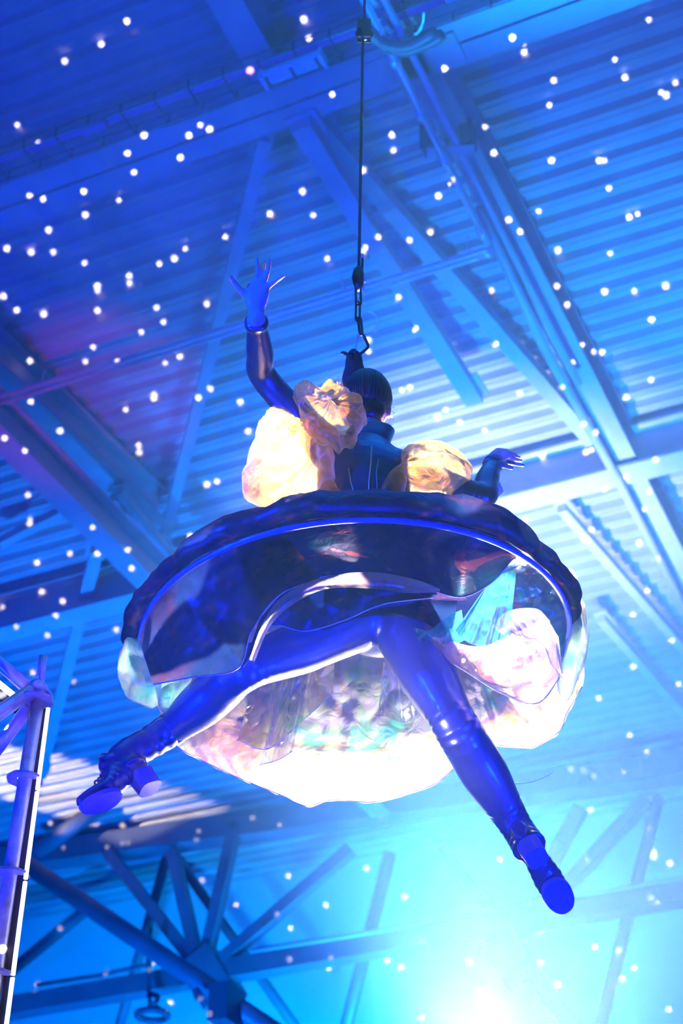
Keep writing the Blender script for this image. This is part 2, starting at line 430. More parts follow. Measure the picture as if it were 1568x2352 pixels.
# far truss -------------------------------------------------------------
TD = PZ(400, 1905, 12.25).dot(d2)
def PT(x, y, extra=0.0):
    """pixel onto the vertical plane of the far truss (plus an offset along the hall)"""
    d = ray(x, y); return CAM + d * ((TD + extra - CAM.dot(d2)) / d.dot(d2))
def strut(px, w, e0=0.0, e1=0.0, name='web_member', parent=None, m='shadedsteel', rnd=False):
    a, b = PT(px[0], px[1], e0), PT(px[2], px[3], e1)
    mb_ = MB()
    if rnd: mb_.tube([a, b], w / 2, 14)
    else: mb_.extrude(box(w, w), a, b, up=d2)
    return mb_.build(name, M[m], parent, smooth=rnd)
tr = empty('roof_truss', PT(460, 2255), 'far steel truss with a fan of web members in front of the end wall', 'truss')
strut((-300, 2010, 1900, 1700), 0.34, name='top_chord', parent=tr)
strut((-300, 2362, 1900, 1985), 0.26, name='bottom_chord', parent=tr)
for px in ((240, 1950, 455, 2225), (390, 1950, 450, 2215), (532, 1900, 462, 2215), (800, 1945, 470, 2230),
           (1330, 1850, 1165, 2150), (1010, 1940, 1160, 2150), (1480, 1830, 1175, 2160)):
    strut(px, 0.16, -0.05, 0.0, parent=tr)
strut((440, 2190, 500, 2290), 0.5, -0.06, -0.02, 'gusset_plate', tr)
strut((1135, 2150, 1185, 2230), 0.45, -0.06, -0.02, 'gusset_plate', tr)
bt = empty('bracing_tube', PT(340, 2170, -1.5), 'thick steel tube slanting from the scaffold down past the truss', 'brace', 'bracing tubes at the far end')
strut((40, 1972, 660, 2390), 0.24, -1.5, -1.5, 'tube', bt, rnd=True)
bt = empty('bracing_tube', PT(140, 2140, 0.8), 'steel tube rising right from behind the scaffold foot', 'brace', 'bracing tubes at the far end')
strut((20, 2235, 210, 2080), 0.18, 0.8, 0.8, 'tube', bt, rnd=True)
bt = empty('bracing_tube', PT(150, 1920, -0.4), 'short dark blue tube below the boot toe at left', 'brace', 'bracing tubes at the far end')
strut((85, 1955, 235, 1850), 0.24, -0.4, -0.4, 'tube', bt, rnd=True)
bt = empty('bracing_tube', PT(330, 2160, 1.2), 'thin far tube leaning left across the end wall', 'brace', 'bracing tubes at the far end')
strut((385, 1960, 268, 2380), 0.15, 1.2, 1.2, 'tube', bt, rnd=True)
bt = empty('bracing_tube', PT(540, 2160, 1.2), 'thin far tube leaning right across the end wall', 'brace', 'bracing tubes at the far end')
strut((398, 1960, 690, 2375), 0.15, 1.5, 1.5, 'tube', bt, rnd=True)
bt = empty('bracing_tube', PT(1400, 2160, 0.9), 'thin far tube at the right edge below the boot', 'brace', 'bracing tubes at the far end')
strut((1512, 1830, 1372, 2380), 0.17, 0.9, 0.9, 'tube', bt, rnd=True)
bt = empty('bracing_tube', PT(1250, 2290, 0.3), 'thick faint tube slanting down right from the second gusset', 'brace', 'bracing tubes at the far end')
strut((1165, 2160, 1330, 2380), 0.22, 0.3, 0.3, 'tube', bt, rnd=True)
bt = empty('bracing_tube', PT(840, 2200, 0.5), 'faint tube in the bright glow under the skirt', 'brace', 'bracing tubes at the far end')
strut((895, 1960, 785, 2400), 0.18, 0.5, 0.5, 'tube', bt, rnd=True)
# hidden dark box on the truss
eb = empty('equipment_box', PT(498, 2300, -1.4), 'dark equipment box hung under the truss gusset', 'box')
strut((478, 2300, 522, 2294), 0.45, -1.95, -1.95, 'housing', eb, 'darksteel')
strut((446, 2270, 455, 2294), 0.08, -1.8, -1.8, 'bracket', eb, 'darksteel')
# thin wires along the truss
w_ = MB().tube([PT(85, 2262, -0.4), PT(230, 2240, -0.4), PT(345, 2215, -0.4)], 0.03, 8)
o = w_.build('power_cable', M['darksteel'], smooth=True); tag(o, 'dark cable strung along the far truss at left', 'cable', 'cables on the far truss')
w_ = MB().tube([PT(575, 2184, -0.3), PT(800, 2150, -0.3), PT(1140, 2090, -0.3), PT(1600, 2010, -0.3)], 0.035, 8)
o = w_.build('power_cable', M['steel'], smooth=True); tag(o, 'pale cable line above the lower chord right of the gusset', 'cable', 'cables on the far truss')
# hanging lifting ring
hr = empty('lifting_ring', PT(350, 2330, -0.5), 'round lifting ring hanging from a hook on the far truss', 'ring')
c_ = PT(350, 2332, -0.5); ring = []
for i in range(25):
    a = 2 * math.pi * i / 24
    ring.append(c_ + Vector((0.20 * math.cos(a), 0.20 * math.sin(a), 0.0)))
MB().tube(ring, 0.045, 10, cap=False).build('ring', M['darksteel'], hr, True)
MB().tube([PT(346, 2130, -0.5), PT(340, 2210, -0.5), PT(342, 2280, -0.5), PT(345, 2310, -0.5)], 0.028, 8).build('sling', M['darksteel'], hr, True)
MB().tube(spline([PT(340, 2282, -0.5), PT(362, 2288, -0.5), PT(358, 2303, -0.5), PT(340, 2312, -0.5), PT(366, 2316, -0.5)], 14), 0.035, 8).build('hook', M['darksteel'], hr, True)

# pipes -----------------------------------------------------------------
def pipe(name, label, pts, z, r, group, m='pipe'):
    P = [PZ(x, y, z) for x, y in pts]
    root = empty(name, P[0], label, 'pipe', group)
    MB().tube(P, r, 12).build('pipe_run', M[m], root, True)
    return root
p1 = pipe('conduit_pipe', 'bright pale pipe running down beside the right girder', [(820, -30), (1127, 572)], 11.8, 0.032, 'pipes under the roof')
for x, y in ((873, 78), (905, 140), (965, 262), (1020, 368), (1050, 425), (1108, 538)):
    p = PZ(x, y, 11.8); MB().tube([p - d2 * 0.035, p + d2 * 0.035], 0.042, 12).build('coupling', M['pipe'], p1, True)
pipe('conduit_pipe', 'dark thin pipe between the bright pipe and the girder', [(868, -30), (1165, 560), (1330, 880)], 11.9, 0.03, 'pipes under the roof', 'steel')
pipe('conduit_pipe', 'flat pale conduit close under the right girder', [(1100, 480), (1250, 800), (1420, 1105), (1600, 1450)], 11.95, 0.045, 'pipes under the roof', 'steel')
pa = pipe('sprinkler_pipe', 'upper of the two thin pipes crossing behind the rope and raised arm', [(-60, 930), (560, 742), (1105, 577), (1130, 570)], 11.5, 0.024, 'twin thin pipes')
pb = pipe('sprinkler_pipe', 'lower of the two thin pipes crossing behind the rope and raised arm', [(-60, 946), (560, 756), (1080, 598), (1118, 586)], 11.5, 0.021, 'twin thin pipes')
for x, y in ((790, 668), (1080, 585), (100, 890)):
    p = PZ(x, y, 11.5)
    MB().tube(spline([p + Vector((-0.01, 0, 0.22)), p + Vector((-0.02, 0, 0.08)), p + Vector((0.05, 0, -0.02))], 8), 0.006, 6).build('hanger_clip', M['pipe'], pa, True)
MB().ball(PZ(1118, 582, 11.5), 0.06, 0.045, 0.04).build('elbow_fitting', M['pipe'], pa, True)
# girder bracket across the bright pipe
br = empty('girder_bracket', PZ(1030, 350, 11.85), 'flat steel bracket clamped across the right girder', 'bracket')
a, b = PZ(980, 352, 11.85), PZ(1090, 345, 11.85)
MB().extrude(box(0.10, 0.02), a, b).build('crossbar', M['steel'], br)
for x, y in ((984, 340), (1076, 332)):
    p = PZ(x, y, 11.9); MB().box_axes(p + Vector((0, 0, 0.1)), d1 * 0.05, d2 * 0.06, Vector((0, 0, 0.14))).build('cheek', M['darksteel'], br)
# wire loop
o = MB().tube(spline([PZ(841, 712, 11.4), PZ(862, 722, 11.4), PZ(869, 742, 11.4), PZ(860, 762, 11.4)], 20), 0.008, 6).build('wire_loop', M['pipe'], smooth=True)
tag(o, 'thin pale wire loop hanging beside the chain', 'wire', 'loose wires')
o = MB().tube(spline([PZ(973, 28, 11.6), PZ(971, 50, 11.6), PZ(962, 72, 11.6), PZ(950, 80, 11.6)], 16), 0.007, 6).build('wire_loop', M['pipe'], smooth=True)
tag(o, 'thin pale wire curling at the top beside the pulley', 'wire', 'loose wires')
# strip light
sl = empty('strip_light', PZ(672, 156, 11.9), 'frosted strip light hung beside the cable tray', 'lamp')
a, b = PZ(606, 183, 11.9), PZ(742, 132, 11.9); dd = (b - a).normalized(); sd = dd.cross(Vector((0, 0, 1)))
rp = [(0.065 * math.cos(t), 0.05 * math.sin(t)) for t in [math.pi + math.pi * i / 8 for i in range(9)]]
MB().extrude(rp + [(0.065, 0.02), (-0.065, 0.02)], a, b).build('diffuser', M['lens'], sl)
MB().extrude(box(0.10, 0.03), a + Vector((0, 0, 0.02)), b + Vector((0, 0, 0.02))).build('back_tray', M['steel'], sl)
for t in (0.08, 0.5, 0.92):
    p = a.lerp(b, t); MB().box_axes(p + sd * 0.0 + Vector((0, 0, -0.05)), dd * 0.012, sd * 0.05, Vector((0, 0, 0.006))).build('clip', M['darksteel'], sl)
for e in (a, b): MB().box_axes(e, dd * 0.012, sd * 0.068, Vector((0, 0, 0.052))).build('end_cap', M['lens'], sl)
# cable tray
a, b = seg_z(0, 388, 835, 88, 12.0, 3, 3); dd = (b - a).normalized(); sd = dd.cross(Vector((0, 0, 1)))
ct = empty('cable_tray', (a + b) / 2, 'wire cable tray with purple cable running beside the wide beam', 'cable tray')
for s in (-1, 1):
    for hz in (0, 0.10):
        MB().tube([a + sd * (0.12 * s) + Vector((0, 0, hz)), b + sd * (0.12 * s) + Vector((0, 0, hz))], 0.006, 6).build('wire', M['darksteel'], ct)
L = (b - a).length; nr = int(L / 0.30)
for i in range(nr):
    p = a + dd * (0.3 * i)
    MB().tube([p + sd * 0.12 + Vector((0, 0, 0.10)), p + sd * 0.12 + Vector((0, 0, -0.008)), p - sd * 0.12 + Vector((0, 0, -0.008)), p - sd * 0.12 + Vector((0, 0, 0.10))], 0.006, 6).build('rung', M['darksteel'], ct)
MB().tube([a + sd * 0.05 + Vector((0, 0, 0.04)), b + sd * 0.05 + Vector((0, 0, 0.04))], (0.035), 8).build('purple_cable', M['purplecable'], ct, True)
MB().tube([a + sd * 0.10 + Vector((0, 0, 0.02)), b + sd * 0.10 + Vector((0, 0, 0.02))], (0.014), 8).build('blue_cable', M['steel'], ct, True)
p = PZ(215, 292, 11.98)
o = MB().box_axes(p, dd * 0.11, sd * 0.035, Vector((0, 0, 0.03))).build('sign_box', M['purplecable']); tag(o, 'small dark red box fixed on the cable tray', 'box')
# pulley at the top of the rope, hung straight above the performer
pc = PY(836, 78, 4.22)
pl = empty('rigging_pulley', pc, 'small dark pulley block holding the top end of the rope', 'pulley')
ringp = [pc + Vector((0.026 * math.cos(t), 0.0, 0.026 * math.sin(t))) for t in [2 * math.pi * i / 20 for i in range(21)]]
MB().tube(ringp, 0.010, 8, cap=False).build('sheave', M['chain'], pl, True)
for s_ in (-1, 1):
    MB().box_axes(pc + Vector((0, 0.014 * s_, 0.02)), Vector((0.026, 0, 0)), Vector((0, 0.003, 0)), Vector((0, 0, 0.055))).build('side_plate', M['chain'], pl)
MB().tube([pc + Vector((-0.02, -0.03, 0)), pc + Vector((-0.02, 0.03, 0))], 0.010, 10).build('axle', M['chain'], pl, True)
MB().tube([pc + Vector((0, 0, 0.07)), Vector((pc.x, pc.y, 12.6))], 0.006, 8).build('hanger_cable', M['darksteel'], pl, True)
rs = empty('webbing_sling', PZ(900, 105, 11.75), 'dark webbing slings wrapped around the right girder at the top', 'sling')
for pts in (((830, 70), (855, 85), (890, 112)), ((846, 72), (880, 100), (935, 106), (1000, 72)), ((870, 92), (920, 118), (985, 98), (1015, 78))):
    MB().tube(spline([PZ(x, y, 11.75) for x, y in pts], 12), 0.045, 8).build('sling_strap', M['darksteel'], rs, True)

# ------------------------------------------------------------------ scaffold tower and LED tubes
SY = 4.6
def S(x, y, e=0.0): return PY(x, y, SY + e)
st = empty('scaffold_tower', S(-30, 2600), 'galvanised ring-lock scaffold post with braces at the left edge', 'scaffold')
sc_r = 0.024
MB().tube([S(88, 1612), S(25, 2010), S(-72, 2640)], sc_r, 20).build('standard', M['galv'], st, True)
MB().tube([S(91, 1566, 0.0), S(99, 1508, 0.0)], 0.013, 14).build('spigot', M['galv'], st, True)
MB().tube([S(-60, 1470, 0.05), S(60, 1577, 0.02)], 0.021, 16).build('ledger', M['galv'], st, True)
MB().tube([S(-80, 1690, -0.12), S(70, 1588, -0.01)], 0.023, 16).build('ledger', M['galv'], st, True)
MB().tube([S(-60, 1790, 0.2), S(66, 1625, 0.03)], 0.021, 16).build('diagonal_brace', M['galv'], st, True)
MB().tube([S(-60, 2030, 0.5), S(40, 2110, 0.6)], 0.021, 16).build('diagonal_brace', M['galv'], st, True)
hd = MB().ball(S(84, 1585), 0.034, 0.03, 0.036); hd.box_axes(S(84, 1596), Vector((0.022, 0, 0)), Vector((0, 0.02, 0)), Vector((0, 0, 0.03)))
hd.build('wedge_head', M['galv'], st, True)
MB().tube(spline([S(98, 1583), S(112, 1590), S(113, 1603), S(100, 1606)], 10), 0.008, 8).build('wedge_loop', M['galv'], st, True)
for (x, y) in ((82, 1608), (57, 1790), (25, 2010), (-10, 2240)):
    c_ = S(x, y); ax = (S(25, 2010) - S(88, 1612)).normalized()
    rot = ax.to_track_quat('Z', 'Y').to_matrix()
    rr = MB()
    n = 32
    vs_ = []
    for zz in (-0.004, 0.004):
        for rad in (0.026, 0.056):
            for i in range(n):
                a = 2 * math.pi * i / n
                q = rad if rad < 0.03 else rad * (1 - 0.07 * (1 + math.cos(8 * a)) / 2)
                vs_.append(c_ + rot @ Vector((q * math.cos(a), q * math.sin(a), zz)))
    fs_ = []
    for i in range(n):
        j = (i + 1) % n
        fs_ += [(i, j, n + j, n + i), (2 * n + i, 3 * n + i, 3 * n + j, 2 * n + j), (n + i, n + j, 3 * n + j, 3 * n + i), (i, 2 * n + i, 2 * n + j, j)]
    rr.add(vs_, fs_)
    rr.build('rosette', M['galv'], st)
def led(label, p0, p1, r, segs):
    root = empty('led_tube', p0, label, 'led tube', 'led tubes on the scaffold')
    d = (p1 - p0)
    for i in range(segs):
        MB().tube([p0 + d * (i / segs + 0.004), p0 + d * ((i + 1) / segs - 0.004)], r, 12).build('light_tube', M['led'], root, True)
    off = Vector((-r * 2.6, r * 1.5, 0))
    MB().extrude(box(r * 3.0, r * 2), p0 + off, p1 + off, up=Vector((0, 1, 0))).build('mounting_rail', M['railblack'], root)
led('long white LED tube running down beside the scaffold post', S(111, 1624, -0.02), S(-2, 2480, -0.02), 0.0065, 4)
led('short white LED tube slanting under the top scaffold ledger', S(-40, 1540, 0.1), S(62, 1622, 0.04), 0.010, 1)

# ------------------------------------------------------------------ rope, chain
YB = 4.22
rope_top = PY(833, 84, YB)
knot = PY(824, 615, YB)
o = MB().tube([rope_top, rope_top.lerp(knot, 0.5), knot], 0.0058, 10).build('hanging_rope', M['rope'], smooth=True)
tag(o, 'thin dark rope running straight up from the chain to the roof', 'rope')
sw = empty('swivel_hook', PY(824, 640, YB), 'dark swivel hook between the rope and the chain', 'hook')
MB().tube([PY(824, 612, YB), PY(823, 622, YB), PY(822, 636, YB), PY(823, 650, YB), PY(824, 664, YB)], [0.008, 0.018, 0.022, 0.019, 0.013], 16).build('swivel_body', M['chain'], sw, True)
MB().tube([PY(832, 584, YB), PY(832, 600, YB), PY(831, 622, YB)], 0.0048, 10).build('rope_tail', M['rope'], sw, True)
MB().tube([PY(832, 585, YB), PY(832, 594, YB)], 0.0056, 10).build('crimp_sleeve', M['pipe'], sw, True)
MB().ball(PY(836, 642, YB), 0.008, 0.008, 0.014).build('latch_pin', M['pipe'], sw, True)
MB().ball(PY(833, 662, YB), 0.006, 0.006, 0.012).build('latch_pin', M['pipe'], sw, True)
ch = empty('hanging_chain', PY(824, 720, YB), 'short dark chain between the swivel hook and the hair wrap', 'chain')
def link(c0, c1, w, r, axis, name='link'):
    c0, c1 = Vector(c0), Vector(c1); d = (c1 - c0).normalized(); L_ = (c1 - c0).length / 2; c = (c0 + c1) / 2
    side = (Vector(axis) - Vector(axis).dot(d) * d).normalized()
    pts = []
    for i in range(33):
        t = 2 * math.pi * i / 32; x = math.cos(t); y = math.sin(t)
        pts.append(c + side * (w * x) + d * (y * w + math.copysign(max(0, L_ - w), y) * (1 if abs(y) > 0.02 else 0)))
    MB().tube(pts, r, 10, cap=False, flat=side.cross(d)).build(name, M['chain'], ch, True)
link(PY(822, 660, YB), PY(823, 701, YB), 0.0085, 0.0042, (1, 0, 0))
link(PY(822, 694, YB), PY(821, 738, YB), 0.0085, 0.0040, (0.8, 0.6, 0))
link(PY(825, 730, YB), PY(829, 768, YB), 0.0075, 0.0045, (0.7, 0.7, 0))
o = empty('carabiner', PY(832, 785, YB), 'open dark carabiner clipped through the hair wrap', 'carabiner')
MB().tube(spline([PY(824, 766, YB), PY(833, 768, YB), PY(840, 782, YB), PY(845, 796, YB), PY(836, 806, YB), PY(824, 815, YB)], 24), [0.0052] * 24, 10).build('spine', M['chain'], o, True)
MB().tube([PY(823, 770, YB), PY(817, 800, YB), PY(822, 812, YB)], 0.0028, 8).build('gate', M['pipe'], o, True)

# ------------------------------------------------------------------ performer
person = empty('person', PY(868, 1420, 4.2), 'aerial performer hung by the hair in shiny suit, gold puff sleeves and iridescent hoop skirt', 'person')
pel = PY(872, 1405, 4.21)
hipL = PY(838, 1420, 4.18); hipR = PY(915, 1425, 4.18)
kneeL = PL(hipL, 560, 1538, 0.43); ankL = PL(kneeL, 372, 1692, 0.38, False)
kneeR = PL(hipR, 1042, 1660, 0.42); ankR = PL(kneeR, 1183, 1895, 0.39, False)
waist = PY(838, 1180, 4.20); chest = PY(836, 1090, 4.20); neckb = PY(846, 1018, 4.22); headc = PY(840, 935, 4.26)
shL = PY(752, 1040, 4.20); shR = PY(908, 1072, 4.20)
elL = PL(shL, 603, 862, 0.30); wrL = PL(elL, 588, 735, 0.235)
elR = PL(shR, 1105, 1140, 0.29, False); wrR = PL(elR, 1133, 1062, 0.22, False)
def lerp_pts(a, b, n): return [a.lerp(b, i / (n - 1)) for i in range(n)]
def limb(mb_, pts, rads, n=48, seg=20, wr=()):
    """tapered limb: radii spread along the bones; wr = wrinkles [(t, width, amp, count)]"""
    P = spline(pts, n); out = []
    for i in range(n):
        t = i / (n - 1); x = t * (len(rads) - 1); k_ = min(int(x), len(rads) - 2); u = x - k_
        u = u * u * (3 - 2 * u)
        r0, r1 = rads[k_], rads[k_ + 1]
        ra = r0 * (1 - u) + r1 * u
        for tc_, w_, am, cn in wr:
            if abs(t - tc_) < w_: ra += am * math.sin((t - tc_) / w_ * cn * math.pi) * (1 - abs(t - tc_) / w_)
        out.append(ra)
    mb_.tube(P, out, seg)
    mb_.ball(P[0], out[0] * 0.99); mb_.ball(P[-1], out[-1] * 0.99)
body = MB()
X = Vector((1, 0, 0))
# torso: wide in X, shallower in Y
tp = spline([pel + Vector((0, 0, -0.07)), pel, waist.lerp(pel, 0.35), waist, chest, neckb.lerp(chest, 0.35), neckb.lerp(chest, 0.1)], 28)
tr_ = [(0.13, 0.10), (0.165, 0.115), (0.15, 0.11), (0.125, 0.095), (0.145, 0.105), (0.15, 0.10), (0.075, 0.065)]
rr = []
for i in range(28):
    x = i / 27 * 6; k_ = min(int(x), 5); u = x - k_
    rr.append((tr_[k_][0] * (1 - u) + tr_[k_ + 1][0] * u, tr_[k_][1] * (1 - u) + tr_[k_ + 1][1] * u))
body.tube(tp, rr, 28, flat=X)
body.ball(tp[0], 0.125, 0.095, 0.07)
body.tube([shL, neckb.lerp(chest, 0.45), shR], [0.058, 0.075, 0.058], 16)
body.ball(shL, 0.060); body.ball(shR, 0.060)
body.tube([neckb.lerp(chest, 0.15), neckb, neckb.lerp(headc, 0.55)], [0.060, 0.050, 0.048], 18)
# head: skull, jaw, nose, ears; she looks away from the camera
body.ball(headc, 0.073, 0.092, 0.105)
body.ball(headc + Vector((0, 0.035, -0.055)), 0.052, 0.06, 0.055)
body.ball(headc + Vector((0, 0.098, -0.015)), 0.012, 0.018, 0.022)
for s in (-1, 1):
    body.ball(headc + Vector((0.074 * s, -0.005, -0.015)), 0.010, 0.02, 0.032)
# legs
limb(body, [hipL, hipL.lerp(kneeL, 0.5) + Vector((0, 0.01, 0.0)), kneeL, kneeL.lerp(ankL, 0.35) , ankL], [0.088, 0.078, 0.062, 0.068, 0.046], 90, 22,
     wr=((0.52, 0.10, 0.0035, 7), (0.93, 0.06, 0.003, 5)))
limb(body, [hipR, hipR.lerp(kneeR, 0.5), kneeR, kneeR.lerp(ankR, 0.35), ankR], [0.092, 0.085, 0.064, 0.068, 0.047], 90, 22,
     wr=((0.53, 0.10, 0.004, 7), (0.92, 0.07, 0.003, 5)))
body.ball(hipL.lerp(hipR, 0.5) + Vector((0, 0, -0.02)), 0.10, 0.085, 0.075)
for h_, k_ in ((hipL, kneeL), (hipR, kneeR)):
    body.ball(h_, 0.10, 0.095, 0.095)
# arms
limb(body, [shL, shL.lerp(elL, 0.5), elL, elL.lerp(wrL, 0.4), wrL], [0.054, 0.050, 0.044, 0.043, 0.030], 70, 18, wr=((0.5, 0.09, 0.003, 7), (0.06, 0.1, 0.003, 6)))
limb(body, [shR, shR.lerp(elR, 0.5), elR, elR.lerp(wrR, 0.4), wrR], [0.052, 0.047, 0.043, 0.040, 0.028], 70, 18, wr=((0.5, 0.1, 0.004, 7),))
# hands
def finger(tip, mid, base, r):
    P = spline([base, mid, tip], 10)
    body.tube(P, [r * (1.08 - 0.035 * i) for i in range(10)], 10)
    body.ball(P[-1], r * 0.76, seg=10, rings=8); body.ball(P[0], r * 1.1, seg=10, rings=8)
hy = wrL.y
palmL = PY(588, 674, hy - 0.02)
body.tube([wrL, PY(588, 712, hy - 0.005), PY(588, 690, hy - 0.015), PY(590, 668, hy - 0.02), PY(597, 648, hy - 0.02)],
          [(0.026, 0.022), (0.026, 0.020), (0.036, 0.018), (0.040, 0.016), (0.030, 0.013)], 16, flat=X)
HL = [((529, 636), (540, 652), (561, 678), 0.0105, -0.045), ((589, 592), (591, 612), (590, 644), 0.0085, -0.01), ((608, 602), (604, 620), (599, 646), 0.0085, 0.02),
      ((619, 596), (616, 620), (607, 648), 0.0082, -0.01), ((651, 634), (634, 646), (610, 664), 0.0078, -0.03)]
for tp_, md, bs, r, dy in HL:
    finger(PY(*tp_, hy - 0.02 + dy), PY(*md, hy - 0.02 + dy * 0.4), PY(*bs, hy - 0.018), r)
hy2 = wrR.y
body.tube([wrR, PY(1136, 1053, hy2), PY(1146, 1046, hy2), PY(1158, 1048, hy2), PY(1170, 1056, hy2)], [(0.025, 0.022), (0.026, 0.022), (0.030, 0.022), (0.028, 0.026), (0.020, 0.026)], 16, flat=Vector((0, 0, 1)))
HR = [((1201, 1069), (1188, 1066), (1166, 1060), 0.0085, -0.03), ((1197, 1058), (1184, 1056), (1168, 1054), 0.0085, 0.0), ((1192, 1050), (1182, 1048), (1168, 1048), 0.0082, 0.025),
      ((1184, 1044), (1176, 1042), (1164, 1042), 0.0075, 0.045), ((1176, 1075), (1166, 1072), (1150, 1064), 0.0098, -0.03)]
for tp_, md, bs, r, dy in HR:
    finger(PY(*tp_, hy2 + dy * 1.5), PY(*md, hy2 + dy * 1.2), PY(*bs, hy2 + dy), r)
def remesh(mb_, name, voxel, smooth_it=4):
    me = bpy.data.meshes.new(name + '_raw'); me.from_pydata([tuple(v) for v in mb_.v], [], mb_.f); me.update()
    t = bpy.data.objects.new(name + '_raw', me); COL.objects.link(t)
    md = t.modifiers.new('r', 'REMESH'); md.mode = 'VOXEL'; md.voxel_size = voxel; md.use_smooth_shade = True
    ms = t.modifiers.new('s', 'SMOOTH'); ms.iterations = smooth_it; ms.factor = 0.5
    dg = bpy.context.evaluated_depsgraph_get(); dg.update()
    ev = bpy.data.meshes.new_from_object(t.evaluated_get(dg))
    bpy.data.objects.remove(t); bpy.data.meshes.remove(me)
    return ev
bme = remesh(body, 'body', 0.0055, 3)
bme.name = 'body'
bme.materials.clear()
for m_ in ('suit', 'jacket', 'skin'): bme.materials.append(M[m_])
cuffL = elL.lerp(wrL, 0.97); cuffR = elR.lerp(wrR, 0.97)
axL = (wrL - elL).normalized(); axR = (wrR - elR).normalized()
idx = []
jk_z = waist.z - 0.02
for p in bme.polygons:
    c = p.center; i = 0
    if c.z > jk_z: i = 1
    if (c - cuffL).dot(axL) > 0 and (c - wrL).length < 0.24: i = 2
    elif (c - cuffR).dot(axR) > 0 and (c - wrR).length < 0.20: i = 2
    elif (c - headc).length < 0.20 and c.z > neckb.z + 0.01 and abs(c.x - headc.x) < 0.1: i = 2
    idx.append(i)
bme.polygons.foreach_set('material_index', idx)
bme.polygons.foreach_set('use_smooth', [True] * len(bme.polygons))
o = bpy.data.objects.new('body', bme); COL.objects.link(o); attach(o, person)
body_obj = o
for s in (-1, 1):
    MB().ball(headc + Vector((0.03 * s, 0.088, 0.008)), 0.012).build('eye', M['white'], person, True)
MB().ball(headc + Vector((0, 0.094, -0.055)), 0.022, 0.008, 0.007).build('lips', M['purplecable'], person, True)
# hair cap
hb = MB()
hb.ball(headc + Vector((0.002, -0.012, 0.018)), 0.082, 0.097, 0.108, seg=28, rings=20)
hv = []
for v in hb.v:
    q = v - headc
    if q.z < -0.04: v = v + Vector((-q.x * 0.15, 0.0, 0.01))
    if q.y > 0.03 and q.z < 0.03: v = Vector((v.x, headc.y + 0.03 + (q.y - 0.03) * 0.2, v.z))
    hv.append(v)
hb.v = hv
hb.ball(headc + Vector((0.012, -0.055, -0.055)), 0.050, 0.035, 0.05, seg=20, rings=14)
hc_ = headc + Vector((0.002, -0.012, 0.018)); knot_ = PY(822, 888, 4.235); rh = random.Random(11)
for i in range(150):
    a = math.pi + math.pi * (i + rh.random()) / 150 + rh.uniform(-0.05, 0.05)
    pts_ = []
    low = rh.uniform(1.85, 2.35) if abs(math.cos(a)) < 0.75 else rh.uniform(1.5, 1.9)
    for j in range(9):
        p_ = low * (1 - j / 8) + 0.25 * (j / 8)
        q_ = hc_ + Vector((0.0835 * math.sin(p_) * math.cos(a), 0.0985 * math.sin(p_) * math.sin(a), 0.1095 * math.cos(p_)))
        pts_.append(q_.lerp(knot_, max(0, j / 8 - 0.75)))
    hb.tube(spline(pts_, 14), [0.0004 + 0.0022 * min(1, k / 5) for k in range(14)], 4)
hair = hb.build('hair', M['hair'], person, True)
bun = MB()
bp_ = [(838, 903), (826, 893), (820, 884), (815, 872), (814, 855), (813, 838), (813, 824), (812, 813), (813, 806)]
br_ = [0.060, 0.052, 0.044, 0.043, 0.038, 0.031, 0.029, 0.026, 0.012]
bun.tube(spline([PY(x, y, 4.235) for x, y in bp_], 24), [br_[min(int(i / 23 * 8), 7)] * (1 - (i / 23 * 8 - min(int(i / 23 * 8), 7))) + br_[min(int(i / 23 * 8), 7) + 1] * (i / 23 * 8 - min(int(i / 23 * 8), 7)) for i in range(24)], 20)
bn = bun.build('hair_wrap', M['band'], person, True)
MB().tube(spline([PY(806, 818, 4.2), PY(797, 814, 4.19), PY(788, 810, 4.19), PY(783, 812, 4.19)], 10), [0.012, 0.011, 0.008, 0.007, 0.006, 0.006, 0.006, 0.005, 0.005, 0.004], 8).build('wrap_knot', M['band'], bn, True)
hs = MB(); rnd = random.Random(3)
def strand(x, y, dx, dy, n=1):
    for _ in range(n):
        p = [PY(x, y, 4.24)]
        cx_, cy_ = x, y; ang = math.atan2(dy, dx)
        for i in range(6):
            ang += rnd.uniform(-0.9, 0.9); cx_ += 5 * math.cos(ang); cy_ += 5 * math.sin(ang)
            p.append(PY(cx_, cy_, 4.24 + rnd.uniform(-0.02, 0.02)))
        hs.tube(spline(p, 16), 0.0006, 4)
for x, y, dx, dy in ((866, 890, 1, -0.4), (870, 900, 1, -0.2), (872, 912, 1, 0.1), (878, 940, 1, 0), (880, 955, 1, 0.1), (874, 980, 1, 0.3), (872, 990, 1, 0.6), (868, 1000, 1, 0.2), (790, 885, -1, -0.6), (786, 895, -1, -0.3), (850, 885, 0.6, -1)):
    strand(x, y, dx, dy, 4)
hs.build('loose_hair', M['hair'], hair)
